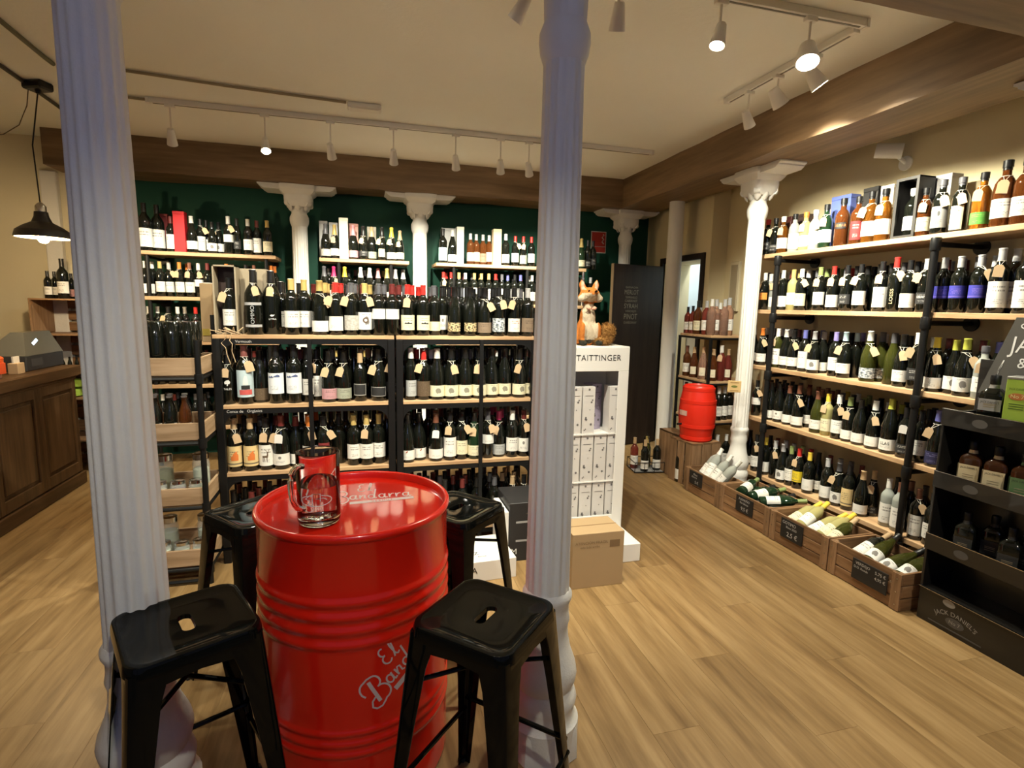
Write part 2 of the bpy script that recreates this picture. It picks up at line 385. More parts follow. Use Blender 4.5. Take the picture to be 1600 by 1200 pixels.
def text_on(name, txt, size, mat, parent, origin, right, up, depth=.0006, align='CENTER', space=1.0, sx=1.0):
    b = text_mb(txt, size, 0, align, space); R = Vector(right).normalized(); U = Vector(up).normalized(); Nn = R.cross(U); O = Vector(origin)+Nn*depth
    b.xf(lambda p: O + R*(p.x*sx) + U*p.y); return b.build(name, mat, parent, 0)
M_DTXT = P('door_print', (.22, .20, .15), .6)
# the leaf's camera-facing side is local +y: letters run towards local -x
cx, zz = DL*.63, 1.745
for wd, sz, sx in (('GARNACHA', .030, 1.0), ('MERLOT', .070, .72), ('TEMPRANILLO', .034, .72), ('CABERNET', .036, .95), ('SYRAH', .072, .84), ('VERDEJO', .030, 1.2), ('PINOT', .085, .72), ('CHARDONNAY', .034, .72)):
    zz -= sz*.52
    text_on('lettering', wd, sz, M_DTXT, dt, (cx, .0205, zz), (-1, 0, 0), (0, 0, 1), sx=sx)
    zz -= sz*.52
# ------------------------------------------------------------------ red fire notice on the green wall
e0 = aty(924, 361, Y1-.002); e1 = aty(946, 396, Y1-.002)
ex = thing('safety_sign', 'red safety sign with white edge on the green wall above the fox', 'sign', ((e0.x+e1.x)/2, Y1, (e0.z+e1.z)/2))
w2, h2 = (e1.x-e0.x)/2, (e0.z-e1.z)/2
MB().box(-w2, w2, -.004, 0, -h2, h2, .001).build('plate', P('sign_white', (.65, .62, .55), .5), ex)
MB().box(-w2+.008, w2-.008, -.006, -.004, -h2*.38, h2-.008).build('red_field', P('sign_red', (.40, .03, .02), .5), ex)
MB().box(-w2+.008, w2-.008, -.006, -.004, -h2+.008, -h2*.42).build('red_field', P('sign_red', (.40, .03, .02), .5), ex)
bb = MB(); bb.tube([(w2*.55+.012*math.sin(k*1.6), -.007, h2*(.75-.1*k)) for k in range(10)], .006, 6); bb.build('hose_symbol', P('sign_white', (1, 1, 1)), ex)
# ------------------------------------------------------------------ wall spotlight, conduit, boxes
ws = atx(1402, 240, X1-.06)
wl = thing('wall_spot', 'white cylinder spot fitting on the cream wall above the whisky shelf', 'wall light', (X1, ws.y, ws.z))
MB().lathe([(.045, 0), (.045, .012)], 24, Matrix.Translation((0, -.02, -.06)) @ Matrix.Rotation(-PI/2, 4, 'Y')).build('wall_plate', M_WHITE, wl)
MB().cyl((0, -.02, -.06), (-.09, 0, 0), .012).build('arm', M_WHITE, wl)
MB().cyl((-.05, -.03, .01), (-.15, .08, .03), .046, .046, 28).build('shade', M_WHITE, wl)
def ceil_tube(name, label, pts, r, mat, cat):
    return tag(MB().tube(pts, r, 8).build(name, mat), label, cat)
zc = CEIL-.012
cp = [atz(150, 104, zc), atz(194, 110, zc), atz(360, 135, zc), atz(541, 160, zc)]
ceil_tube('conduit', 'grey-brown cable conduit on the ceiling leading to a white junction box', cp, .009, P('conduit', (.30, .25, .17), .6), 'conduit')
cp = [atz(150, 146, zc), atz(232, 156, zc)]
ceil_tube('conduit', 'short brown cable conduit feeding the long white track', cp, .009, P('conduit', (.30, .25, .17), .6), 'conduit')
a, b = atz(543, 161, CEIL), atz(596, 165, CEIL)
jb = thing('junction_box', 'flat white junction box on the ceiling', 'junction box', ((a.x+b.x)/2, a.y, CEIL))
MB().box((a.x-b.x)/2, (b.x-a.x)/2, -.045, .045, -.035, 0, .006).build('body', M_WHITE, jb); MB().box((a.x-b.x)/2+.02, (b.x-a.x)/2-.02, -.038, .038, -.039, -.034, .002).build('cover', M_WHITE, jb)
M_GPIPE = P('green_pipe', (.10, .095, .045), .5)
ceil_tube('conduit', 'olive conduit crossing the ceiling at the upper left corner', [atz(-60, -18, zc), atz(0, 32, zc), atz(70, 90, zc), atz(83, 100, zc)], .012, M_GPIPE, 'conduit')
ceil_tube('conduit', 'dark conduit through the black ceiling box at the left edge', [atz(-60, 66, zc), atz(0, 102, zc), atz(50, 137, zc), atz(88, 164, zc), atz(130, 196, zc)], .012, P('dark_pipe', (.05, .045, .03), .5), 'conduit')
q = atz(58, 128, CEIL)
kb = thing('ceiling_box', 'black ceiling box from which the pendant lamp hangs', 'junction box', (q.x, q.y, CEIL), -.4)
MB().box(-.07, .07, -.05, .05, -.05, 0, .01).build('body', M_BLACK, kb); MB().lathe([(.012, -.07), (.018, -.05)], 12).build('cable_gland', M_BLACK, kb)
# pendant lamp
LX, LY, LZ = q.x, q.y, 0
lp = aty(68, 372, q.y); LZ = lp.z
pl = thing('pendant_lamp', 'black enamel pendant lamp with glowing bulb over the counter', 'lamp', (lp.x, q.y, LZ))
MB().lathe([(.150, .0), (.150, .012), (.140, .045), (.10, .075), (.055, .10), (.040, .135), (.036, .165), (.034, .165), (.037, .135), (.052, .096), (.097, .071), (.137, .041), (.146, .010), (.146, 0)], 40, caps=False).build('shade', P('shade_black', (.035, .030, .026), .4), pl)
MB().lathe([(.13, .048), (.138, .040), (.1455, .008), (.1455, .001)], 40, caps=False).build('shade_lining', P('shade_cream', (.85, .75, .5), .5), pl)
MB().lathe([(.030, .16), (.030, .20), (.02, .215), (.008, .225)], 16).build('lamp_holder', M_CHROME, pl)
MB().tube([(0, 0, .22), (-.01, 0, (CEIL-LZ)*.6), (q.x-lp.x, 0, CEIL-LZ-.05)], .004, 6).build('cord', M_BLACK, pl)
MB().lathe([(.001, -.035), (.022, -.028), (.034, -.005), (.030, .022), (.016, .05), (.014, .09)], 20).build('bulb', P('warm_bulb', (1, .8, .5), .3, emit=(1, .72, .36), es=22), pl)
L = bpy.data.lights.new('pendant_light', 'POINT'); L.energy = 16; L.color = (1, .74, .42); L.shadow_soft_size = .035
lo = bpy.data.objects.new('pendant_light', L); COL.objects.link(lo); lo.parent = pl; lo.location = (0, 0, -.06)
tag(MB().tube([atz(44, 140, CEIL-.03), aty(42, 165, q.y-.02), aty(30, 195, q.y-.05), aty(5, 210, q.y-.05), aty(-20, 212, q.y-.05)], .003, 5).build('loose_wire', P('wire', (.12, .09, .06), .6)), 'thin loose wire dangling from the black ceiling box', 'wire')
# ------------------------------------------------------------------ lighting tracks and spotlights
def rail(label, p, q_):
    p, q_ = Vector(p), Vector(q_); d = q_-p; t = thing('lighting_track', label, 'track', p, math.atan2(d.y, d.x), 'white ceiling lighting tracks')
    MB().box(0, d.length, -.018, .018, CEIL-.034-p.z, CEIL-p.z, .002).build('rail', M_WHITE, t)
    s_ = MB(); s_.box(.02, d.length-.02, -.005, .005, CEIL-.036-p.z, CEIL-.033-p.z); s_.build('slot', P('slot_grey', (.2, .19, .17), .5), t)
    MB().box(-.02, 0, -.02, .02, CEIL-.038-p.z, CEIL-p.z, .002).build('end_cap', M_WHITE, t); MB().box(d.length, d.length+.02, -.02, .02, CEIL-.038-p.z, CEIL-p.z, .002).build('end_cap', M_WHITE, t)
    return t
zt = CEIL-.03
def spot(label, top, head, target, lit=True, r=.038, L=.11, power=1.0, size=75):
    """top: point on the rail, head: centre of the lamp body, target: what it is aimed at"""
    top, head, target = Vector(top), Vector(head), Vector(target); d = (target-head).normalized()
    t = thing('track_spotlight', label, 'spotlight', top, 0, 'white track spotlights')
    h = head-top
    MB().box(-.03, .03, -.014, .014, -.022, -.002, .003).build('adapter', M_WHITE, t)
    MB().cyl((0, 0, -.02), (h.x, h.y, h.z), .0055, seg=8).build('stem', M_WHITE, t)
    M_ = Matrix.Translation(h) @ d.to_track_quat('Z', 'Y').to_matrix().to_4x4()
    MB().lathe([(r*.55, -L*.5), (r*.62, -L*.45), (r*.95, L*.35), (r, L*.5), (r*.9, L*.5), (r*.85, L*.42)], 24, M_).build('head', M_WHITE, t)
    MB().lathe([(r*.86, L*.40), (r*.86, L*.425)], 24, M_).build('lens', M_LENS if lit else M_GREY, t)
    if lit:
        l = bpy.data.lights.new('spot_light', 'SPOT'); l.energy = SPOT_W*power; l.color = WARM; l.spot_size = math.radians(size); l.spot_blend = .7; l.shadow_soft_size = .03
        o = bpy.data.objects.new('spot_light', l); COL.objects.link(o); o.parent = t
        o.location = h + d*(L*.5+.012); o.rotation_euler = d.to_track_quat('-Z', 'Y').to_euler()
    return t
a, b = atz(232, 158, zt), atz(842, 224, zt); yb = (a.y+b.y)/2
rail('long white track on the ceiling before the back beam', (a.x, yb, zt), (b.x+1.0, yb, zt))
zh = 2.60
BT = [(268, -1.45, 1.2, 5.5), (415, -.45, .95, 3.4), (517, .0, 1.2, 5.6), (615, .35, 1.2, 5.6), (712, 1.0, 1.2, 5.6), (782, 1.4, 1.2, 5.6), (826, 1.9, 1.2, 5.6)]
names = ['leftmost spotlight on the back track', 'glaring lit spotlight, second from left on the back track', 'third spotlight from left on the back track, tipped at the wall', 'fourth spotlight from left on the back track', 'fifth spotlight from left on the back track', 'sixth spotlight from left on the back track', 'last spotlight on the back track beside the middle column']
for (px, tx, tz, ty), nm in zip(BT, names):
    x = X_of(px, yb, zh); spot(nm, (x, yb, zt), (x, yb-.0, zh), (tx, ty, tz), True, .034, .11, 1.0 if ty > 4 else .9, 80)
# L-shaped front track
a, b = atz(1050, -14, zt), atz(1352, 40, zt); yf = (a.y+b.y)/2
rail('front white track running across the ceiling at the top right', (-1.2, yf, zt), (b.x, yf, zt))
c1, c2 = atz(1340, 50, zt), atz(1136, 160, zt); xr = (c1.x+c2.x)/2
rail('white track running back along the right-hand ceiling beam', (xr, yf+.06, zt), (xr, c2.y, zt))
FT = [(815, 12, (-.3, 3.3, 1.0), 'lit spotlight at the top edge left of the middle column', .032, .9), (966, 26, (1.3, 3.2, .7), 'unlit-looking slim spotlight right of the middle column at the top', .034, .9), (1124, 55, (.9, 1.9, .5), 'lit slim spotlight second from the end of the front track', .034, .5), (1262, 84, (1.3, 1.2, .0), 'big glaring round spotlight at the end of the front track', .052, .5)]
for px, py, tg, nm, r_, pw in FT:
    h = aty(px, py, yf); spot(nm, (h.x, yf, zt), h, tg, True, r_, .10, pw, 85)
for px, py, tg, nm, r_, pw in [(1168, 186, (3.25, 3.4, 1.4), 'lit spotlight at the far end of the right track', .034, 1.1), (1214, 152, (3.25, 2.75, 1.5), 'middle spotlight of the right track turned away to the shelves', .045, 1.2), (1273, 122, (3.25, 2.1, 1.3), 'nearest spotlight of the right track before the beam', .045, 1.0)]:
    h = atx(px, py, xr); spot(nm, (xr, h.y, zt), h, tg, True, r_, .10, pw, 85)
for k, (x, tg, pw) in enumerate([(-.95, (-.55, 3.3, .8), .55), (-.35, (.0, 3.3, .8), .55), (.35, (.6, 3.3, .7), .5)]):  # extra unseen heads, added to brighten the front rack
    spot(['leftmost', 'second', 'third'][k]+' added spotlight of the front track, unseen above the picture', (x, yf, zt), (x, yf, 2.70), tg, True, .034, .10, pw, 80)
# an unseen track nearer the window, added to warm columns, cart and floor
rail('unseen white track added near the shop window behind the viewer', (-2.0, .1, zt), (2.4, .1, zt))
for k, (x, tg) in enumerate([(-1.8, (-1.2, 3.0, .5)), (.1, (.0, 1.5, .0)), (1.9, (2.4, 1.6, .2))]):
    spot(['left', 'middle', 'right'][k]+' added spotlight on the unseen track near the shop window', (x, .1, zt), (x, .1, zh), tg, True, .034, .11, (.7, .38, .6)[k], (48, 85, 80)[k])
# neon sign in the window
ns = thing('neon_sign', 'blue violet neon ring hanging from the ceiling behind the viewer', 'neon sign', (-.1, -.35, 2.38))
MB().tube([(.42*math.cos(k*PI/18), 0, .42*math.sin(k*PI/18)) for k in range(36)], .014, 8, True).build('tube', P('neon', (.3, .3, 1), .4, emit=(.40, .52, 1.0), es=6.5), ns)
MB().tube([(0, 0, .42), (0, 0, CEIL-2.38)], .003, 5).build('hanging_wire', M_BLACK, ns)
# ================================================================== BOTTLES
PROF = {
 'bdx': [(.034, 0), (.0375, .004), (.0375, .185), (.036, .198), (.028, .215), (.0185, .228), (.0152, .24), (.0142, .292), (.0155, .293), (.0155, .300)],
 'bur': [(.037, 0), (.041, .005), (.041, .135), (.0385, .155), (.031, .185), (.0215, .215), (.0165, .24), (.0146, .288), (.0157, .289), (.0157, .296)],
 'chp': [(.039, 0), (.044, .006), (.044, .135), (.0415, .16), (.0325, .195), (.0225, .23), (.0168, .262), (.0148, .295), (.0172, .298), (.0165, .312), (.010, .316)],
 'whs': [(.036, 0), (.0385, .004), (.0385, .165), (.036, .182), (.025, .203), (.016, .213), (.0150, .245), (.0175, .246), (.0175, .275)],
 'slm': [(.029, 0), (.0315, .004), (.0315, .195), (.030, .208), (.021, .232), (.0155, .25), (.0140, .305), (.0152, .306), (.0152, .315)],
 'sqr': [(.038, 0), (.042, .004), (.042, .145), (.038, .158), (.024, .172), (.016, .18), (.0155, .205), (.0185, .206), (.0185, .24)],
 'ber': [(.028, 0), (.0305, .003), (.0305, .12), (.028, .14), (.019, .17), (.0135, .19), (.0130, .222), (.0140, .223), (.0140, .23)],
 'big': [(.047, 0), (.051, .006), (.051, .225), (.049, .245), (.036, .275), (.022, .295), (.0185, .31), (.0175, .372), (.019, .373), (.019, .382)],
}
CAPZ = {'bdx': .242, 'bur': .240, 'chp': .222, 'whs': .235, 'slm': .252, 'sqr': .196, 'ber': .222, 'big': .312}
GL = {'k': ('dark', P('glass_black', (.006, .007, .005), .06, coat=.3)), 'g': ('dark green', P('glass_green', (.010, .028, .012), .06, coat=.3)),
      'o': ('olive', P('glass_olive', (.10, .11, .022), .06, trans=.65)), 'y': ('pale yellow', P('glass_pale', (.80, .73, .30), .05, trans=.55)),
      'c': ('clear', P('glass_clear', (.62, .66, .60), .05, trans=.5)), 'a': ('amber', P('glass_amber', (.62, .22, .025), .04, trans=.85)),
      'b': ('brown', P('glass_brown', (.14, .042, .010), .05, trans=.5)), 'r': ('rosé', P('glass_rose', (.84, .50, .36), .04, trans=.75)), 'R': ('red', P('glass_red', (.30, .055, .04), .05, trans=.6))}
CP = {'k': ('black', (.010, .010, .010)), 'r': ('red', (.50, .028, .022)), 'd': ('dark red', (.13, .022, .020)), 'w': ('white', (.74, .73, .68)), 'y': ('gold', (.52, .38, .13)),
      'Y': ('yellow', (.72, .52, .06)), 'o': ('orange', (.75, .22, .04)), 's': ('silver', (.42, .42, .42)), 'b': ('blue', (.13, .14, .40)), 'v': ('violet', (.26, .22, .50)),
      'l': ('pale blue', (.45, .62, .68)), 'g': ('green', (.22, .28, .10)), 'n': ('brown', (.19, .075, .045)), 'e': ('beige', (.52, .36, .20)), 'p': ('pink', (.70, .28, .30)), 'm': ('magenta', (.42, .03, .12)), 'G': ('grey', (.10, .10, .11)), 'q': ('dull red', (.22, .075, .065)), 'L': ('lime', (.48, .50, .08))}
CAPM = {k: P('cap_'+v[0].replace(' ', '_'), v[1], .35, coat=.2) for k, v in CP.items()}
def label_mat(name, base, ink=(.08, .07, .06), pat='text'):
    key = 'label_'+name
    if key in MATS: return MATS[key]
    mt = P(key, base, .6, spec=.3); g = NG(mt)
    uv = g.n('ShaderNodeUVMap').outputs[0]; sp = g.n('ShaderNodeSeparateXYZ'); g.L.new(uv, sp.inputs[0]); u, v = sp.outputs[0], sp.outputs[1]
    oi = g.n('ShaderNodeObjectInfo').outputs['Random']
    du = g.m('ABSOLUTE', g.m('SUBTRACT', u, .5))
    def rng(x, a, b): return g.m('MULTIPLY', g.m('GREATER_THAN', x, a), g.m('LESS_THAN', x, b))
    def lines(N, a, b, half, th=.5):
        row = g.m('FLOOR', g.m('MULTIPLY', v, N)); fr_ = g.m('FRACT', g.m('MULTIPLY', v, N))
        cx = g.n('ShaderNodeCombineXYZ'); g.L.new(g.m('MULTIPLY', u, 22), cx.inputs[0]); g.L.new(g.m('MULTIPLY', row, 3.7), cx.inputs[1]); g.L.new(g.m('MULTIPLY', oi, 40), cx.inputs[2])
        n = g.noise(cx.outputs[0], 2.2, 1)
        q = g.m('MULTIPLY', g.m('MULTIPLY', g.m('GREATER_THAN', n, th), rng(fr_, .3, .75)), g.m('MULTIPLY', rng(v, a, b), g.m('LESS_THAN', du, half)))
        return q
    def blob(cu, cv, ru, rv, jag=.35):
        n = g.noise(uv, 9, 3)
        a = g.m('POWER', g.m('DIVIDE', g.m('SUBTRACT', u, cu), ru), 2.); b = g.m('POWER', g.m('DIVIDE', g.m('SUBTRACT', v, cv), rv), 2.)
        return g.m('LESS_THAN', g.m('ADD', g.m('ADD', a, b), g.m('MULTIPLY', g.m('SUBTRACT', n, .5), jag*4)), 1.)
    c = None
    if pat == 'text': f = g.m('MAXIMUM', lines(7, .58, .86, .24, .46), lines(15, .14, .34, .18, .5)); c = g.mix(g.m('MULTIPLY', f, .75), base, ink)
    elif pat == 'small': c = g.mix(g.m('MULTIPLY', lines(16, .16, .40, .2, .48), .6), base, ink)
    elif pat == 'emblem': f = g.m('MAXIMUM', blob(.5, .66, .07, .12, .1), lines(16, .2, .36, .2, .48)); c = g.mix(g.m('MULTIPLY', f, .8), base, ink)
    elif pat == 'art': f = g.m('MAXIMUM', blob(.52, .52, .13, .24, .45), lines(12, .80, .92, .2, .46)); c = g.mix(g.m('MULTIPLY', f, .85), base, ink)
    elif pat == 'photo': f = g.noise(uv, 7, 4); c = g.ramp(f, [(.42, ink), (.58, base)])
    elif pat == 'band': f = g.m('MAXIMUM', rng(v, .10, .17), lines(9, .3, .8, .22, .5)); c = g.mix(g.m('MULTIPLY', f, .85), base, ink)
    elif pat == 'weave':
        q = g.n('ShaderNodeTexVoronoi'); q.inputs['Scale'].default_value = 26; g.L.new(uv, q.inputs['Vector']); c = g.mix(q.outputs[0], tuple(x*.55 for x in base), tuple(x*1.2 for x in base))
    elif pat == 'frame':
        f = g.m('MAXIMUM', g.m('GREATER_THAN', du, .44), g.m('GREATER_THAN', g.m('ABSOLUTE', g.m('SUBTRACT', v, .5)), .43)); c = g.mix(f, base, ink)
    if c is not None: g.col(c)
    return mt
# code: colour, z0, z1 (fraction of the body), half angle, pattern, ink, words
LB = {
 'W': ((.78, .76, .70), .22, .70, 80, 'text', None, 'white label'), 'WL': ((.78, .76, .70), .14, .58, 85, 'small', None, 'low white label'), 'WT': ((.80, .78, .72), .14, .80, 80, 'text', None, 'tall white label'),
 'WH': ((.76, .75, .70), .52, .84, 80, 'small', None, 'high white label'), 'WE': ((.78, .76, .70), .18, .66, 80, 'emblem', None, 'white emblem label'), 'WA': ((.78, .77, .73), .18, .72, 85, 'art', None, 'white picture label'),
 'C': ((.72, .66, .46), .18, .66, 80, 'text', None, 'cream label'), 'CL': ((.72, .68, .48), .14, .62, 88, 'art', (.16, .15, .12), 'cream animal label'), 'CS': ((.70, .64, .42), .15, .45, 60, 'small', None, 'small cream label'),
 'G': ((.38, .37, .33), .16, .62, 80, 'photo', (.52, .50, .46), 'grey label'), 'GG': ((.34, .36, .28), .14, .60, 80, 'text', None, 'grey-green label'), 'K': ((.03, .03, .03), .2, .6, 70, 'frame', (.32, .31, .29), 'framed black label'),
 'KS': ((.035, .035, .035), .25, .6, 70, 'text', (.55, .53, .5), 'black label'), 'N': ((.13, .09, .055), .12, .62, 90, 'weave', None, 'brown woven label'), 'O': ((.72, .26, .05), .45, .75, 65, 'text', None, 'orange label'),
 'Y': ((.78, .58, .03), .28, .72, 75, 'band', None, 'yellow label'), 'OY': ((.74, .56, .27), .16, .80, 75, 'band', None, 'yellow-orange picture label'), 'B': ((.05, .05, .32), .42, .78, 88, 'band', (.20, .14, .50), 'blue label'),
 'BM': ((.74, .76, .78), .28, .86, 80, 'small', None, 'white label with blue mountains'), 'P': ((.52, .28, .30), .14, .60, 80, 'text', None, 'pink label'), 'LB': ((.42, .66, .66), .12, .74, 85, 'text', None, 'pale blue label'),
 'LF': ((.50, .62, .66), .2, .95, 75, 'small', None, 'pale blue figure label'), 'PH': ((.62, .48, .26), .2, .6, 60, 'photo', (.05, .04, .03), 'small gold picture label'), 'LS': ((.62, .65, .66), .15, .6, 80, 'photo', (.10, .12, .14), 'seascape label'),
 'WO': ((.76, .72, .66), .15, .6, 80, 'text', (.5, .12, .05), 'white and orange label'), 'BR': ((.22, .16, .11), .15, .62, 85, 'text', (.05, .04, .03), 'brown label'), 'V': ((.03, .03, .08), .12, .6, 88, 'text', (.22, .2, .4), 'dark violet label'),
 'RB': ((.30, .30, .28), .2, .85, 60, 'emblem', (.03, .03, .03), 'round grey badge'), 'GN': ((.10, .34, .06), .15, .5, 85, 'text', (.3, .5, .1), 'green label'), 'S': ((.42, .43, .42), .12, .62, 80, 'text', None, 'silver label'), 'SQ': ((.74, .68, .50), .08, .80, 44, 'text', None, 'cream label'),
 'RK': ((.20, .03, .03), .15, .8, 50, 'text', (.6, .55, .5), 'dark red label'), 'SC': ((.75, .70, .52), .25, .8, 40, 'small', None, 'oval cream label'), 'D': ((.03, .03, .03), .15, .45, 80, 'text', (.7, .68, .62), 'black and white label')}
BODY = {'bdx': .185, 'bur': .135, 'chp': .135, 'whs': .165, 'slm': .195, 'sqr': .145, 'ber': .12, 'big': .225}
GM, LM, CM, TM = {}, {}, {}, {}
def r_at(k, z):
    p = PROF[k]
    for (r0, z0), (r1, z1) in zip(p, p[1:]):
        if z0 <= z <= z1: return r0 + (r1-r0)*((z-z0)/(z1-z0) if z1 > z0 else 0)
    return p[-1][0]
def glass_mesh(k, seg=20):
    if (k, seg) not in GM: GM[k, seg] = MB().lathe(PROF[k], seg, sq=6 if k == 'sqr' and False else 0).mesh('glass_'+k, 50)
    return GM[k, seg]
def cap_mesh(k, seg=16):
    if (k, seg) not in CM:
        z = CAPZ[k]; p = [(r_at(k, z)+.0009, z)]+[(r+.0009, q) for r, q in PROF[k] if q > z]
        p.append((p[-1][0]*.8, p[-1][1]+.0015)); CM[k, seg] = MB().lathe(p, seg).mesh('cap_'+k, 50)
    return CM[k, seg]
def patch(k, z0, z1, half, off=.0007, n=14):
    b = MB(); A = math.radians(half)
    for i in range(n+1):
        t = -PI/2 - A + 2*A*i/n
        for z in (z0, z1): r = r_at(k, z)+off; b.v.append((r*math.cos(t), r*math.sin(t), z))
    b.f = [(2*i, 2*i+2, 2*i+3, 2*i+1) for i in range(n)]
    me = b.mesh('label', 60); uvl = me.uv_layers.new(name='UVMap')
    for lp_ in me.loops:
        vi = lp_.vertex_index; uvl.data[lp_.index].uv = ((vi//2)/n, vi % 2)
    return me
def lab_mesh(k, code):
    if (k, code) not in LM:
        _, f0, f1, half, *_r2 = LB[code]; LM[k, code] = patch(k, BODY[k]*f0, BODY[k]*f1, half)
    return LM[k, code]
def tag_mesh(k, v):
    if (k, v) not in TM:
        zt_ = {'bdx': .222, 'bur': .205, 'chp': .20, 'whs': .19, 'slm': .235, 'sqr': .165, 'ber': .16, 'big': .285}[k]
        side = (-.020, .012, .024, -.006)[v]; tilt = (.30, -.25, -.5, .1)[v]
        yy = -r_at(k, max(.01, zt_-.035))-.005
        b = MB(); out = [(-.019, -.055), (.019, -.055), (.019, -.012), (.010, 0), (-.010, 0), (-.019, -.012)]
        Mx = Matrix.Translation((side, yy, zt_)) @ Matrix.Rotation(tilt, 4, 'Y') @ Matrix.Rotation(PI/2, 4, 'X')
        b.prism(out, -.0006, .0006, Mx)
        s = MB(); zn = zt_+.02; rn = r_at(k, zn)+.002; top = Mx @ Vector((0, -.006, 0))
        s.tube([(rn*math.cos(t*PI/6), rn*math.sin(t*PI/6), zn) for t in range(12)], .0011, 4, True)
        s.tube([top, (rn*-.5, -rn*.86, zn)], .0012, 4); s.tube([top, (rn*.5, -rn*.86, zn)], .0012, 4)
        TM[k, v] = (b.mesh('price_tag', 0), s.mesh('string', 0))
    return TM[k, v]
ORD = ['first', 'second', 'third', 'fourth', 'fifth', 'sixth', 'seventh', 'eighth', 'ninth', 'tenth', 'eleventh', 'twelfth', 'thirteenth', 'fourteenth', 'fifteenth', 'sixteenth', 'seventeenth', 'eighteenth', 'nineteenth', 'twentieth', 'twenty-first', 'twenty-second', 'twenty-third', 'twenty-fourth', 'twenty-fifth']
RB = random.Random(3)
def clip_x(poly, x, keep_gt):
    out = []
    for (a, b) in zip(poly, poly[1:]+poly[:1]):
        ia, ib = ((a[0] >= x), (b[0] >= x)) if keep_gt else ((a[0] <= x), (b[0] <= x))
        if ia: out.append(a)
        if ia != ib: t = (x-a[0])/(b[0]-a[0]); out.append((x, a[1]+(b[1]-a[1])*t))
    return out
def cyl_print(k, polys, off=.0016):       # flat print given in metres (x along the arc, z) laid round the bottle in narrow strips
    b = MB()
    for poly in polys:
        x0, x1 = min(p[0] for p in poly), max(p[0] for p in poly); n = max(1, int((x1-x0)/.005))
        for i in range(n):
            q = clip_x(clip_x(list(poly), x0+(x1-x0)*i/n, True), x0+(x1-x0)*(i+1)/n, False)
            if len(q) < 3: continue
            vs = []
            for x, z in q:
                r = r_at(k, z)+off; t = -PI/2 + x/r; vs.append((r*math.cos(t), r*math.sin(t), z))
            b.add(vs, [tuple(range(len(vs)))])
    return b
def cyl_text(k, txt, size, z, mat, parent, vertical=False, sx=1.0):
    b = text_mb(txt, size); o = .0016
    def fn(p):
        x, zz_ = (p.x*sx, z+p.y) if not vertical else (-p.y, z+p.x*sx)
        r = r_at(k, zz_)+o; t = -PI/2 + x/r; return Vector((r*math.cos(t), r*math.sin(t), zz_))
    b.xf(fn); return b.build('lettering', mat, parent, 0)
def make_bottle(k, gl, cap, lab, loc, label, group, rz=0, tg=None, scale=1.0, rot=None, cat='bottle', wid=1.0):
    t = thing('wine_bottle' if k in ('bdx', 'bur', 'slm', 'big') else {'chp': 'champagne_bottle', 'whs': 'spirit_bottle', 'sqr': 'whiskey_bottle', 'ber': 'beer_bottle'}[k], label, cat, loc, 0, group)
    t.rotation_euler = rot if rot else (0, 0, rz); t.scale = (scale*wid, scale*wid, scale)
    obj('glass', glass_mesh(k), GL[gl][1], t)
    if cap: obj('capsule', cap_mesh(k), CAPM[cap], t)
    lo_ = None
    if lab:
        q = LB[lab]; lo_ = obj('label', lab_mesh(k, lab), label_mat(lab, q[0], q[5] or (.10, .09, .08), q[4]), t)
    if tg:
        v = RB.randrange(4); a_, s_ = tag_mesh(k, v); to = obj('price_tag', a_, M_TAG, t); obj('string', s_, M_STRING, to)
    return t, lo_
def describe(k, gl, cap, lab):
    w = GL[gl][0]; s = w+' '+{'chp': 'champagne bottle', 'whs': 'spirit bottle', 'sqr': 'whiskey bottle', 'ber': 'beer bottle', 'big': 'large bottle'}.get(k, 'bottle')
    s += (', '+CP[cap][0]+' cap') if cap else ''
    s += (', '+LB[lab][6]) if lab else ''
    return s
def fit(s, tail):
    while len((s+', '+tail).split()) > 16:
        parts = s.split(', ')
        s = ', '.join(parts[:-1]) if len(parts) > 1 else s.split(' ', 1)[1]
    return s+', '+tail
M_INK = P('print_black', (.02, .02, .02), .6); M_PWHITE = P('print_white', (.72, .72, .70), .6)
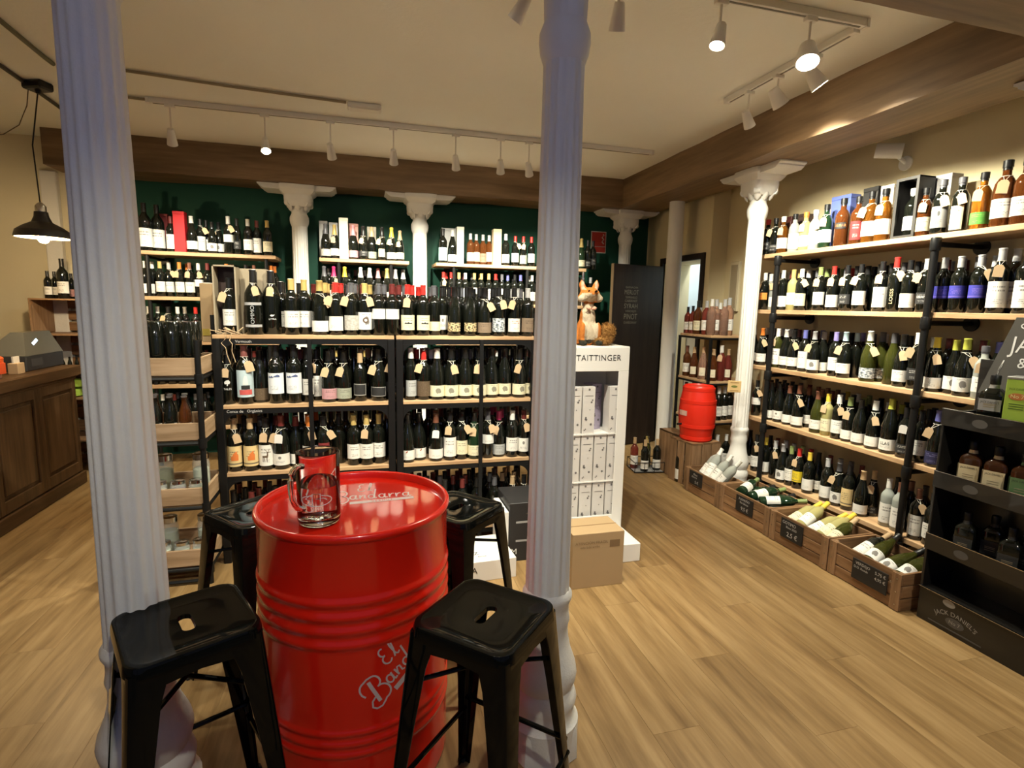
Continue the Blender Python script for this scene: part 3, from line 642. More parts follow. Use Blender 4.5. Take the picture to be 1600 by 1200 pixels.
def decorate(code, k, t, lo_):
    if lo_ is None: lo_ = t
    if code == 'deer': cyl_print(k, [[(-.018, .075), (.010, .075), (.012, .088), (-.018, .086)], [(.004, .086), (.012, .086), (.012, .104), (.007, .104)], [(-.017, .05), (-.014, .05), (-.013, .076), (-.017, .076)], [(-.008, .05), (-.005, .05), (-.006, .076), (-.009, .076)], [(.004, .05), (.007, .05), (.007, .076), (.003, .076)], [(.007, .104), (.009, .104), (.0, .122), (-.002, .12)], [(.009, .104), (.011, .104), (.019, .122), (.016, .123)], [(.004, .1), (.016, .104), (.012, .11), (.006, .108)]]).build('picture', P('deer_brown', (.14, .095, .06)), lo_, 0)
    if code == 'mount': cyl_print(k, [[(-.03, .135), (.0, .135), (-.008, .146), (-.016, .140), (-.024, .144)], [(-.005, .139), (.03, .139), (.028, .148), (.018, .152), (.008, .146)]]).build('picture', P('mount_blue', (.09, .12, .24)), lo_, 0)
    if code == 'castle': cyl_print(k, [[(-.015, .065), (.022, .065), (.022, .10), (.016, .10), (.016, .118), (.008, .118), (.008, .112), (.0, .112), (.0, .104), (-.006, .104), (-.006, .09), (-.015, .09)]]).build('picture', P('castle_orange', (.72, .20, .05)), lo_, 0)
    if code == 'tree': cyl_print(k, [[(-.003, .115), (.003, .115), (.004, .128), (-.002, .128)], [(-.014, .126), (.012, .126), (.016, .138), (.008, .15), (-.006, .148), (-.016, .138)]]).build('picture', M_PWHITE, lo_, 0); cyl_text(k, 'TALES', .016, .095, M_PWHITE, lo_)
    if code == 'bird': cyl_print(k, [[(-.004, .062), (.004, .066), (.008, .074), (.004, .078), (.001, .074), (-.006, .066)]]).build('picture', P('bird_red', (.35, .10, .06)), lo_, 0)
    if code == 'spiral':
        cyl_print(k, [[(-.004+.017*math.cos(a*PI/8), .088+.017*math.sin(a*PI/8)) for a in range(16)]]).build('picture', P('spiral_brown', (.12, .08, .06)), lo_, 0)
        cyl_print(k, [[(-.004+.008*math.cos(a*PI/8), .088+.008*math.sin(a*PI/8)) for a in range(16)]], .0022).build('picture', M_PWHITE, lo_, 0)
    if code == 'woman': cyl_print(k, [[(-.013, .10), (.012, .10), (.010, .125), (.006, .145), (-.004, .148), (-.010, .13)]]).build('picture', M_PWHITE, lo_, 0); cyl_print(k, [[(-.02, .078), (.02, .078), (.02, .098), (-.02, .098)]]).build('picture', M_INK, lo_, 0); cyl_print(k, [[(-.03, .05), (.03, .05), (.03, .076), (-.03, .076)]]).build('picture', P('coral', (.55, .10, .09)), lo_, 0)
    if code == 'goat': cyl_print(k, [[(-.014, .112), (-.004, .108), (.008, .112), (.012, .122), (.004, .118), (-.004, .120), (-.012, .118)]]).build('picture', M_PWHITE, lo_, 0); cyl_text(k, 'LYTRA', .014, .092, M_PWHITE, lo_)
    if code == 'sommos':
        for z in (.045, .175): cyl_print(k, [[(-.055, z), (-.03, z), (0, z), (.03, z), (.055, z), (.055, z+.016), (.03, z+.016), (0, z+.016), (-.03, z+.016), (-.055, z+.016)]]).build('silver_band', P('silver_print', (.4, .4, .4), .4), lo_, 0)
        cyl_text(k, 'SOMMOS', .030, .118, P('silver_print', (.4, .4, .4), .4), lo_, True, 1.15)
    if code == 'loess': cyl_text(k, 'LOESS', .024, .085, P('print_cream', (.6, .5, .3)), lo_, True, 1.3)
    if code == 'roque': cyl_text(k, 'ROQUE', .015, .078, M_INK, lo_)
    if code == 'llas': cyl_text(k, 'LLAS', .022, .055, M_INK, lo_)
    if code == 'sian': cyl_text(k, 'USIAN', .018, .085, M_PWHITE, lo_)
    if code == 'kubar': cyl_print(k, [[(-.03, .10), (.03, .10), (.03, .135), (-.03, .135)]]).build('plate', M_INK, lo_, 0); cyl_text(k, 'AUBAR', .020, .118, P('print_orange', (.75, .30, .08)), lo_)
    if code == 'yvep': cyl_text(k, 'YVEREZ', .014, .055, M_INK, lo_, True)
    if code == 'mon': cyl_print(k, [[(-.024, .070), (.024, .070), (.018, .078), (.010, .074), (.0, .082), (-.008, .075), (-.016, .079)]]).build('picture', M_INK, lo_, 0)
    if code == 'necktag':
        b = MB().prism([(-.02, -.05), (.02, -.05), (.02, -.008), (.012, 0), (-.012, 0), (-.02, -.008)], -.0006, .0006, Matrix.Translation((.0, -.043, .20)) @ Matrix.Rotation(.08, 4, 'Y') @ Matrix.Rotation(PI/2, 4, 'X')); b.build('neck_leaflet', M_BOXWHITE, t, 0)
PLACED = []     # footprints of the single bottles: (x, y, z, r)
def clear(x, y, z, r): return all(abs(z-q[2]) > .2 or math.hypot(x-q[0], y-q[1]) > r+q[3]-.0035 for q in PLACED)
def settle(pos, d0, z, r, limit=.13):
    """first free spot along the sight line, starting at depth d0"""
    d = d0
    while d < d0+limit:
        x, y = pos(d)
        if clear(x, y, z, r): break
        d += .004
    else: x, y = pos(d0)
    PLACED.append((x, y, z, r)); return x, y
def body_r(k, sc, wid=1.0): return max(q[0] for q in PROF[k])*wid*sc
STUFF = []      # bottles standing behind the front rows: (x, y, z, kind, glass, cap)
def row_x(spec, Y, z, where, group, back=0, dy=.092, jit=.012, skip=(), wid=1.0):
    """a row along X facing the viewer"""
    n = 0; xs = []; caps = []
    for sp in spec:
        px, k, gl, cap, lab, tg = sp[:6]; o = sp[6] if len(sp) > 6 else {}
        sc = o.get('s', 1.0); x, yy = settle(lambda d: (X_of(px, d, z+.13*sc), d), Y+RB.uniform(0, jit)+o.get('dy', 0), z, body_r(k, sc, wid))
        t, l = make_bottle(k, gl, cap, lab, (x, yy, z), fit(describe(k, gl, cap, lab), ORD[n]+' from left on '+where), group, RB.uniform(-.25, .25)+0, tg, sc, wid=wid)
        n += 1
        for dc in o.get('d', ()): decorate(dc, k, t, l)
        xs.append(x); caps.append(cap)
    if back:
        a, b = min(xs), max(xs); q = int((b-a)/.083)
        for j in range(1, back+1):
            for i in range(q+1):
                x = a+(b-a)*i/q+(.04 if j % 2 else 0)
                if x > b+.01 or any(lo-.03 < x < hi+.03 for lo, hi in skip): continue
                STUFF.append((x+RB.uniform(-.004, .004), Y+jit/2+dy*j, z, RB.choice(('bdx', 'bdx', 'bur')), 'k', caps[min(range(len(xs)), key=lambda n_: abs(xs[n_]-x))] if RB.random() < .6 else RB.choice('kkGd')))
def row_y(spec, X, z, where, group, back=0, dx=.092, jit=.012):
    n = 0; xs = []; caps = []
    for sp in spec:
        px, k, gl, cap, lab, tg = sp[:6]; o = sp[6] if len(sp) > 6 else {}
        sc = o.get('s', 1.0); xx, y = settle(lambda d: (d, Y_of(px, d, z+.13*sc)), X+RB.uniform(0, jit)+o.get('dy', 0), z, body_r(k, sc))
        t, l = make_bottle(k, gl, cap, lab, (xx, y, z), fit(describe(k, gl, cap, lab), ORD[n]+' from left on '+where), group, -PI/2+.45+RB.uniform(-.2, .2), tg, sc)
        n += 1
        for dc in o.get('d', ()): decorate(dc, k, t, l)
        xs.append(y); caps.append(cap)
    if back:
        a, b = min(xs), max(xs); q = int((b-a)/.083)
        for j in range(1, back+1):
            for i in range(q+1):
                y = a+(b-a)*i/q+(.04 if j % 2 else 0)
                if y > b+.01: continue
                STUFF.append((X+jit/2+dx*j, y+RB.uniform(-.004, .004), z, RB.choice(('bdx', 'bdx', 'bur')), 'k', caps[min(range(len(xs)), key=lambda n_: abs(xs[n_]-y))] if RB.random() < .6 else RB.choice('kkGd')))
# ================================================================== RIGHT WALL SHELVES
XS = 3.05; RZ = [1.948, 1.518, 1.074, .655, .20]
sh = thing('pipe_shelf', 'long wooden shelves on black pipes along the right wall', 'shelf', (XS, 2.5, 0))
for z, far in zip(RZ, (3.80, 3.84, 3.86, 3.88, 3.86)):
    MB().box(0, X1-XS-.004, 1.765-2.5, far-2.5, z-.032, z, .003).build('board', M_SHELFY, sh)
for px in (1203, 1437):
    y = Y_of(px, XS-.02, 1.2)-2.5
    MB().cyl((-.02, y, 0), (-.02, y, 1.91), .019, seg=16).build('upright_pipe', M_BLACK, sh)
    for z in RZ:
        f_ = MB(); f_.cyl((-.02, y, z-.06), (X1-XS-.01, y, z-.06), .014, seg=12); f_.build('bracket_pipe', M_BLACK, sh)
        MB().cyl((X1-XS-.014, y, z-.06), (X1-XS-.002, y, z-.06), .044, seg=20).build('flange', M_BLACK, sh)
        MB().lathe([(.024, -.035), (.026, -.03), (.026, .03), (.024, .035)], 16, Matrix.Translation((-.02, y, z-.06))).build('pipe_joint', M_BLACK, sh)
XB = 3.105
row_y([(1199, 'whs', 'k', 'r', 'KS', 1), (1211, 'whs', 'k', 'k', 'D', 1), (1223, 'whs', 'a', 'w', 'W', 1), (1241, 'whs', 'c', 'k', 'WT', 0), (1258, 'whs', 'y', 'o', 'C', 1), (1273, 'whs', 'c', 'w', 'W', 1), (1290, 'whs', 'g', 'k', 'W', 1, {'s': 1.08}),
       (1316, 'whs', 'b', 'k', None, 0, {'s': 1.14, 'd': ['kubar']}), (1340, 'whs', 'b', 'k', 'RK', 0, {'s': 1.1}), (1360, 'whs', 'a', 'k', 'W', 1, {'s': 1.15}), (1381, 'whs', 'a', 'k', 'W', 1, {'s': 1.15}),
       (1444, 'whs', 'b', 'k', 'C', 1, {'s': .98}), (1470, 'whs', 'k', 'G', 'RB', 1, {'s': 1.08}), (1500, 'whs', 'k', 'G', 'SQ', 1, {'s': 1.05}), (1534, 'whs', 'a', 'k', 'GN', 1, {'s': 1.05}), (1569, 'whs', 'b', 'k', 'W', 1, {'s': 1.18}), (1601, 'whs', 'b', 'k', 'W', 1, {'s': 1.15})],
      XB, RZ[0], "the right wall's top shelf", 'spirits on the top right shelf')
row_y([(1179, 'slm', 'c', 'w', 'LB', 0), (1194, 'bdx', 'k', 'w', 'O', 1, {'s': .97}), (1203, 'bdx', 'c', 'w', 'WL', 1, {'s': .95}), (1222, 'bdx', 'k', 'w', 'WL', 1), (1238, 'bdx', 'y', 'y', 'W', 0), (1251, 'bdx', 'k', 'w', 'C', 1), (1280, 'bdx', 'k', 'g', 'W', 1), (1301, 'bdx', 'k', 'r', 'WL', 1), (1322, 'bdx', 'k', 'k', 'KS', 1),
       (1343, 'bdx', 'k', 'k', 'W', 1), (1376, 'bdx', 'k', 'k', 'WT', 1, {'s': 1.02}), (1398, 'bdx', 'k', 'r', None, 1, {'s': 1.08, 'd': ['loess']}), (1419, 'bdx', 'k', 'k', 'WL', 1), (1445, 'bdx', 'k', 's', 'KS', 1, {'d': ['sian']}),
       (1472, 'bdx', 'k', 's', 'B', 0), (1497, 'bdx', 'k', 's', 'B', 0), (1528, 'bdx', 'k', 's', 'B', 1), (1560, 'bdx', 'k', 's', 'WT', 1, {'s': 1.08}), (1583, 'bdx', 'k', 's', 'WT', 0, {'s': 1.08}), (1602, 'bdx', 'k', 's', 'WT', 0, {'s': 1.08})],
      XB, RZ[1], "the right wall's second shelf", 'wines on the second right shelf', 2)
row_y([(1177, 'bur', 'k', 'w', 'W', 0), (1190, 'bur', 'k', 'o', 'W', 1), (1214, 'bdx', 'o', 'w', 'WT', 1), (1227, 'bur', 'k', 'w', 'W', 0), (1239, 'bur', 'k', 'k', 'W', 1), (1256, 'bdx', 'k', 'b', 'WT', 0), (1271, 'bur', 'k', 's', 'WA', 1), (1285, 'bur', 'k', 's', 'WL', 0), (1304, 'bdx', 'k', 'v', 'W', 0), (1319, 'bur', 'k', 'l', 'W', 1, {'s': 1.03}),
       (1357, 'bur', 'o', 'w', 'LS', 1, {'s': 1.08}), (1376, 'bur', 'o', 'G', 'LS', 0, {'s': 1.06, 'dy': .05}), (1394, 'bur', 'o', 'G', None, 0, {'s': 1.06, 'dy': .03}), (1409, 'bur', 'k', 'k', 'W', 1, {'s': 1.05}), (1431, 'bdx', 'k', 'w', 'KS', 1, {'s': 1.08}), (1460, 'bur', 'k', 'Y', 'WL', 1, {'s': 1.03, 'd': ['yvep']}),
       (1490, 'bur', 'k', 'L', 'WA', 0, {'dy': .03}), (1506, 'bur', 'k', 'L', 'WA', 1, {'s': 1.04}), (1535, 'whs', 'c', 'G', 'W', 1), (1556, 'bur', 'k', 'b', 'V', 0), (1580, 'bur', 'k', 'k', 'W', 0)],
      XB, RZ[2], "the right wall's third shelf", 'wines on the third right shelf', 2)
row_y([(1182, 'bdx', 'k', 'k', 'WH', 1, {'s': .96}), (1204, 'bur', 'k', 'k', 'WL', 0), (1217, 'bur', 'k', 'k', 'WE', 0), (1232, 'bur', 'k', 'n', 'WL', 0), (1247, 'bur', 'k', 'n', 'WL', 1, {'s': 1.05}), (1262, 'bur', 'k', 'n', 'W', 0, {'dy': .04}), (1276, 'bur', 'o', 'n', 'W', 0), (1292, 'bdx', 'y', 'Y', 'C', 1, {'s': .97}), (1309, 'bdx', 'k', 'w', 'W', 1), (1326, 'bur', 'k', 'g', 'WL', 1), (1343, 'bur', 'k', 'k', 'WL', 0),
       (1365, 'bur', 'k', 'w', 'WL', 1, {'s': 1.03}), (1390, 'bur', 'k', 'L', 'WL', 0, {'s': 1.14, 'd': ['llas']}), (1413, 'bdx', 'k', 'k', 'D', 0, {'d': ['necktag']}), (1437, 'bdx', 'k', 'k', 'W', 0), (1463, 'bur', 'k', 'b', 'V', 1, {'s': 1.08}), (1490, 'bur', 'k', 'k', 'V', 0)],
      XB, RZ[3], "the right wall's fourth shelf", 'wines on the fourth right shelf', 2)
row_y([(1161, 'bur', 'k', 'k', 'WL', 0), (1171, 'bur', 'k', 'k', 'WL', 0), (1181, 'bdx', 'k', 'k', 'W', 1), (1195, 'bdx', 'k', 'Y', 'WL', 0), (1210, 'bdx', 'k', 's', None, 1), (1222, 'bur', 'k', 's', 'WA', 0), (1235, 'bdx', 'k', 'g', 'W', 0), (1247, 'bdx', 'k', 'r', 'Y', 1), (1263, 'bdx', 'k', 'Y', 'WL', 0), (1277, 'bur', 'k', 'k', 'W', 0), (1291, 'bdx', 'k', 's', 'WL', 0), (1309, 'bur', 'k', 'G', 'WA', 1), (1325, 'bdx', 'k', 'k', 'OY', 0), (1346, 'bur', 'k', 'e', 'WL', 0), (1363, 'bur', 'k', 'e', 'D', 1), (1386, 'bdx', 'c', 'w', 'WT', 0), (1404, 'bdx', 'c', 'n', 'WT', 0), (1432, 'bdx', 'k', 'n', 'WT', 1), (1455, 'bdx', 'k', 'k', 'W', 0)],
      XB, RZ[4], "the right wall's bottom shelf", 'wines on the bottom right shelf', 1)
# boxes among the spirits
def gift_box(name, label, px0, px1, X, z, h, mat, group=None, dep=.085, faces_y=True, b=.002):
    y1, y0 = Y_of(px0, X, z+h/2), Y_of(px1, X, z+h/2)
    t = thing(name, label, 'gift box', (X, (y0+y1)/2, z), 0, group); hw = (y1-y0)/2
    MB().box(0, dep, -hw, hw, 0, h*.93, b).build('body', mat, t); MB().box(-.001, dep+.001, -hw-.001, hw+.001, h*.93, h, b).build('lid', mat, t)
    return t
BK = P('box_black', (.02, .019, .018), .45)
gift_box('gift_box', 'dark gift box behind the leftmost spirits on the top right shelf', 1217, 1234, 3.2, RZ[0], .29, P('box_maroon', (.06, .015, .012), .5))
gift_box('gift_box', 'dark box behind the round white-labelled spirit on the top shelf', 1240, 1256, 3.2, RZ[0], .29, P('box_umber', (.05, .03, .025), .5))
gift_box('gift_box', 'blue and cream tin behind the brown bourbon on the top shelf', 1296, 1326, 3.2, RZ[0], .36, P('box_blue', (.10, .14, .42), .4))
gift_box('gift_box', 'black gift box behind the amber bottles on the top shelf', 1345, 1368, 3.2, RZ[0], .37, BK)
gift_box('gift_box', 'white gift box behind the amber bottles on the top shelf', 1372, 1392, 3.2, RZ[0], .36, M_BOXWHITE)
gift_box('gift_box', 'grey gift box behind the round badge bottle on the top shelf', 1452, 1482, 3.2, RZ[0], .35, M_GREY)
y1, y0 = Y_of(1397, XB-.03, RZ[0]+.15), Y_of(1433, XB-.03, RZ[0]+.15)
ob = thing('window_box', 'open black presentation box holding one bottle on the top right shelf', 'gift box', (XB-.035, (y0+y1)/2, RZ[0]))
hw = (y1-y0)/2; BH = .345
f_ = MB(); f_.box(0, .115, -hw, -hw+.008, 0, BH); f_.box(0, .115, hw-.008, hw, 0, BH); f_.box(0, .115, -hw, hw, 0, .008); f_.box(0, .115, -hw, hw, BH-.008, BH); f_.build('shell', BK, ob, 0)
MB().box(.107, .115, -hw+.008, hw-.008, .008, BH-.008).build('back_panel', BK, ob, 0)
fr_ = MB(); fr_.box(-.003, 0, -hw, -hw+.016, 0, BH); fr_.box(-.003, 0, hw-.016, hw, 0, BH); fr_.box(-.003, 0, -hw+.016, hw-.016, 0, .016); fr_.box(-.003, 0, -hw+.016, hw-.016, BH-.016, BH); fr_.build('front_frame', P('box_edge', (.05, .048, .045), .4), ob, 0)
make_bottle('whs', 'k', 'w', 'W', (XB+.02, (y0+y1)/2, RZ[0]+.01), 'slim bottle standing inside the open black presentation box', None, -PI/2+.5, 0, 1.0)
# ================================================================== FRONT BLACK RACKS
YF = 3.27; FZ = [1.316, .925, .535, .10]
xl, xm, xr_ = -.80, X_of(619, YF, .7), 1.06
GRP = 'wines on the front black rack'
for k, (a, b, nm) in enumerate(((xl, xm-.004, 'left'), (xm+.004, xr_, 'right'))):
    t = thing('metal_rack', nm+' one of the two black steel racks with wooden shelves behind the drum', 'rack', (a, YF, 0), 0, 'black steel racks'); W = b-a
    for z in FZ:
        MB().box(.002, W-.002, 0, .36, z-.022, z, .002).build('shelf_board', M_SHELF, t)
        e = MB(); e.box(0, W, .004, .02, z-.052, z-.022); e.box(0, W, .345, .36, z-.052, z-.022); e.build('rail', M_BLACK, t, 0)
    for x, y in ((0, -.006), (W-.04, -.006), (0, .33), (W-.04, .33)):
        MB().box(x, x+.04, y, y+.036, 0, FZ[0]-.022, .003).build('post', M_BLACK, t)
    mx = X_of(488 if k == 0 else 751, YF, .7)-a
    MB().box(mx-.012, mx+.012, -.008, .006, 0, FZ[0]-.022, .002).build('middle_post', M_BLACK, t)
    for x, sg in ((.04, 1), (W-.04, -1)):
        for z in FZ[:3]:
            g_ = MB(); pts = [(0, 0)]+[(.075*(1-math.sin(i*PI/12)), -.075*(1-math.cos(i*PI/12))) for i in range(7)]
            pts = [(x+sg*p_[0], z-.052+p_[1]) for p_ in pts]
            if sg > 0: pts = pts[::-1]
            g_.prism([(p_[0], p_[1]) for p_ in pts], 0, .005, Matrix(((1, 0, 0, 0), (0, 0, -1, .008), (0, 1, 0, 0), (0, 0, 0, 1)))); g_.build('gusset', M_BLACK, t, 0)
PLACED += [(X_of(355, YF+.09, 1.45), YF+.09, FZ[0], .075), (X_of(397, YF+.055, 1.45), YF+.055, FZ[0], .052), (X_of(397, YF+.2, 1.45), YF+.19, FZ[0], .085)]
M_BEIGE = P('box_beige', (.34, .28, .19), .6)
row_x([(425, 'big', 'k', 'k', None, 1, {'s': .93, 'd': ['goat']}), (440, 'bdx', 'k', 'k', 'W', 0, {'dy': .08}), (456, 'bdx', 'k', 'y', 'W', 0, {'s': 1.04}), (476, 'bdx', 'k', 'y', 'W', 0, {'s': 1.04}), (500, 'bur', 'k', 'y', 'WL', 1, {'s': 1.04}), (525, 'bdx', 'k', 'r', 'WL', 1), (549, 'bdx', 'k', 'G', 'G', 1), (570, 'bdx', 'k', 'y', 'WA', 1, {'d': ['spiral']}),
       (592, 'bdx', 'k', 'G', 'WH', 0), (613, 'bdx', 'k', 'd', 'WH', 0), (637, 'bdx', 'k', 'r', 'C', 1, {'d': ['mon']}), (661, 'bdx', 'k', 'r', 'C', 0, {'d': ['mon']}), (678, 'bdx', 'k', 'G', 'CS', 0, {'dy': .05}), (691, 'slm', 'k', 'k', 'WE', 0, {'s': .95, 'dy': .03}), (710, 'bur', 'k', 'k', 'PH', 0), (734, 'bur', 'k', 'k', 'PH', 0), (757, 'bur', 'k', 'k', 'BR', 1), (779, 'bdx', 'k', 'k', 'LS', 1), (803, 'bdx', 'k', 'k', 'WO', 1), (824, 'bdx', 'k', 's', 'BR', 0)],
      YF+.05, FZ[0], "the front rack's top shelf", GRP, 3, .086, wid=1.05)
row_x([(356, 'bdx', 'k', 'k', None, 1, {'s': .92, 'd': ['tree']}), (383, 'bdx', 'k', 'q', 'LF', 1, {'s': 1.1, 'd': ['woman']}), (407, 'bur', 'k', 'k', 'N', 0, {'s': 1.0}), (432, 'bdx', 'k', 'k', 'BM', 0, {'s': 1.1, 'd': ['mount']}), (460, 'bdx', 'k', 'k', 'BM', 0, {'s': 1.1, 'd': ['mount']}), (481, 'slm', 'k', 'k', 'W', 0), (495, 'bdx', 'k', 'k', 'WT', 1), (514, 'bur', 'k', 'k', 'P', 1), (537, 'bur', 'k', 'k', 'GG', 1), (563, 'bdx', 'k', 'e', 'K', 0, {'s': .94}), (592, 'bur', 'k', 'k', 'K', 1, {'s': 1.05}), (612, 'bdx', 'k', 'k', 'KS', 1),
       (642, 'slm', 'k', 'w', 'S', 0), (662, 'bdx', 'k', 'r', 'N', 1), (683, 'bur', 'k', 'w', 'CL', 0, {'s': 1.05}), (705, 'bur', 'k', 'k', 'CL', 1, {'s': 1.05}), (727, 'bur', 'k', 'k', 'CL', 0, {'s': 1.05}), (749, 'bur', 'k', 'k', 'CL', 1, {'s': 1.05}), (768, 'bur', 'k', 'k', 'CL', 0, {'s': 1.05}), (788, 'bur', 'k', 'k', 'CL', 0, {'s': 1.05}), (811, 'bur', 'k', 'k', 'CL', 1, {'s': 1.05}), (828, 'bur', 'k', 'k', 'CL', 0, {'s': 1.05})],
      YF+.05, FZ[1], "the front rack's second shelf", GRP, 3, .088, wid=1.05)
row_x([(367, 'bdx', 'k', 'e', 'OY', 1, {'d': ['castle']}), (392, 'bdx', 'k', 'e', 'OY', 0, {'d': ['castle']}), (416, 'bdx', 'k', 'k', 'WT', 1, {'d': ['deer']}), (440, 'bur', 'k', 'd', 'WE', 1, {'s': 1.05, 'd': ['necktag']}), (463, 'bur', 'k', 'd', 'WL', 0), (484, 'bdx', 'k', 'o', 'W', 1), (506, 'bdx', 'k', 'k', 'RK', 1), (530, 'bdx', 'k', 'k', None, 0, {'dy': .06}), (553, 'bdx', 'k', 'y', 'W', 0), (573, 'bdx', 'k', 'y', 'W', 1), (592, 'bdx', 'k', 'y', 'W', 0),
       (637, 'bur', 'k', 'k', 'WL', 0, {'d': ['bird']}), (655, 'bur', 'k', 'k', 'WL', 0, {'d': ['bird']}), (681, 'bur', 'k', 'n', 'WL', 0, {'d': ['necktag']}), (703, 'bdx', 'k', 'k', 'WT', 1), (721, 'bdx', 'k', 'k', 'C', 1), (741, 'bur', 'g', 'k', 'C', 1), (762, 'bdx', 'k', 'G', 'WH', 1), (779, 'bur', 'k', 'm', 'S', 1), (800, 'bdx', 'k', 'w', 'W', 0), (818, 'bdx', 'k', 'd', 'WE', 1)],
      YF+.05, FZ[2], "the front rack's third shelf", GRP, 3, .088, wid=1.05)
row_x([(367, 'bdx', 'k', 'k', 'Y', 0, {'s': 1.05}), (395, 'bdx', 'k', 'd', 'W', 0), (640, 'bdx', 'k', 'k', 'W', 0), (668, 'bdx', 'k', 'd', None, 0), (695, 'bdx', 'k', 'k', None, 0), (722, 'bdx', 'k', 'd', None, 0), (745, 'bdx', 'k', 'k', 'KS', 0), (772, 'bdx', 'k', 'G', None, 0), (800, 'bdx', 'k', 'e', None, 1), (818, 'bdx', 'k', 'k', None, 1)],
      YF+.05, FZ[3], "the front rack's bottom shelf", GRP, 3, .088, wid=1.05)
# gift cases at the left end of the top shelf
a, b = X_of(334, YF+.04, 1.5), X_of(371, YF+.04, 1.5)
gb = thing('bottle_case', 'open dark wooden bottle case with ribbon at the rack\'s top left', 'gift box', ((a+b)/2, YF+.03, FZ[0])); hw = (b-a)/2; H = .375
f_ = MB(); f_.box(-hw, -hw+.008, 0, .1, 0, H); f_.box(hw-.008, hw, 0, .1, 0, H); f_.box(-hw, hw, 0, .1, H-.008, H); f_.box(-hw, hw, 0, .1, 0, .008); f_.build('frame', M_BEIGE, gb, 0)
MB().box(-hw+.008, hw-.008, .092, .1, .008, H-.008).build('back_panel', P('box_umber', (.05, .03, .025), .5), gb, 0)
rb_ = MB(); RR = random.Random(5)
for k in range(9):
    x = RR.uniform(-hw*.6, hw*.9); rb_.tube([(x, -.004, .012), (x+RR.uniform(-.05, .05), -.025-RR.random()*.02, .022+RR.random()*.02), (x+RR.uniform(-.08, .06), -.03, .004)], .0025, 5)
rb_.tube([(.03, -.03, .01), (.02, -.04, -.03), (.035, -.05, -.05), (.03, -.045, -.09), (.045, -.04, -.15)], .0022, 5)
rb_.tube([(.0, -.03, .01), (.0, -.04, -.02), (-.02, -.05, -.045), (.0, -.045, -.07), (.005, -.045, -.11), (.02, -.04, -.16)], .0022, 5)
rb_.build('straw_ribbon', P('straw', (.55, .40, .24), .7), gb)
make_bottle('bdx', 'k', 'k', 'W', ((a+b)/2+.012, YF+.08, FZ[0]+.008), 'dark bottle with white sketch label inside the open wooden case', None, 0, 1, 1.0)
for (p0, p1, dep) in ((375, 413, .12), (413, 424, .14)):
    pass
a, b = X_of(376, YF+.15, 1.5), X_of(419, YF+.15, 1.5)
gx = thing('gift_case', 'tall beige card case behind the large lettered bottle on the rack', 'gift box', ((a+b)/2, YF+.13, FZ[0])); hw = (b-a)/2
MB().box(-hw, hw, 0, .11, 0, .365, .002).build('body', M_BEIGE, gx); MB().box(-.012, .022, -.0015, 0, .24, .35).build('window_cutout', BK, gx, 0)
t, l = make_bottle('big', 'k', 'k', None, (X_of(397, YF+.055, 1.45), YF+.055, FZ[0]), 'large dark bottle with vertical silver lettering before the beige case', None, 0, 1, .93)
decorate('sommos', 'big', t, l)
bw = X_of(322, YF+.33, 1.4)
tag(MB().box(bw-.035, bw+.03, YF+.36, YF+.44, 1.25, 1.60, .003).build('kraft_box', M_CARD), 'brown card box standing beyond the cart at the rack\'s left end', 'gift box')
MB().box(bw-.03, bw+.02, YF+.355, YF+.36, 1.29, 1.33).build('gold_seal', P('gold', (.55, .40, .08), .35, .6), bpy.data.objects['kraft_box'], 0)
# shelf lettering
lt = bpy.data.objects['metal_rack']
text_on('chalk_lettering', 'Vermouth', .020, M_CHALK, lt, (X_of(380, YF, 1.28)-xl, .0025, FZ[0]-.037), (1, 0, 0), (0, 0, 1))
text_on('chalk_lettering', 'Conca de   Orgànics', .022, M_CHALK, lt, (X_of(382, YF, .89)-xl, .0025, FZ[1]-.037), (1, 0, 0), (0, 0, 1))
# ================================================================== BACK RACKS ON THE GREEN WALL
YB = 5.42; BZ = [1.912, 1.525, 1.135, .745, .355]
for nm, a, b, posts in (('left', -1.90, -.765, (-1.80, -.85)), ('middle', -.39, .43, (-.22, .26)), ('right', .69, 2.27, (.87, 1.63, 2.25))):
    t = thing('wall_rack', nm+' one of the wooden pipe racks on the green wall', 'rack', (a, YB, 0), 0, 'pipe racks on the green wall')
    for z in BZ: MB().box(0, b-a, 0, .36, z-.032, z, .003).build('shelf_board', M_SHELF, t)
    for x in posts:
        MB().cyl((x-a, .03, 0), (x-a, .03, BZ[0]-.03), .017, seg=12).build('upright_pipe', M_BLACK if x != 2.25 else M_CHROME, t)
        for z in BZ[:3]: MB().cyl((x-a, .03, z-.05), (x-a, .425, z-.05), .013, seg=10).build('bracket_pipe', M_BLACK, t); MB().cyl((x-a, .41, z-.05), (x-a, .428, z-.05), .05, seg=16).build('flange', M_BLACK, t)
GB = 'wines on the back wall racks'
row_x([(227, 'big', 'k', 'k', 'WT', 0, {'s': 1.05}), (247, 'big', 'k', 'k', 'WT', 0, {'s': 1.05}), (267.5, 'bdx', 'k', 'd', 'WT', 0), (300, 'bur', 'k', 'w', 'W', 0, {'s': 1.06}), (314, 'bdx', 'k', 'k', 'WT', 1), (323, 'bdx', 'k', 'k', 'W', 0, {'dy': .06}), (332, 'bur', 'k', 'k', 'WA', 0, {'s': .92}), (342.5, 'bur', 'k', 'k', 'WA', 1, {'s': .95}), (357.5, 'bdx', 'k', 'w', 'WH', 1, {'s': 1.1}), (371, 'slm', 'k', 'k', 'KS', 0), (388, 'bdx', 'k', 'w', 'W', 0, {'s': 1.05}), (402, 'bdx', 'k', 'd', 'WT', 0, {'s': 1.03}), (418, 'bdx', 'k', 'y', 'C', 0, {'s': 1.04})],
      YB+.06, BZ[0], "the back left rack's top shelf", GB, 0)
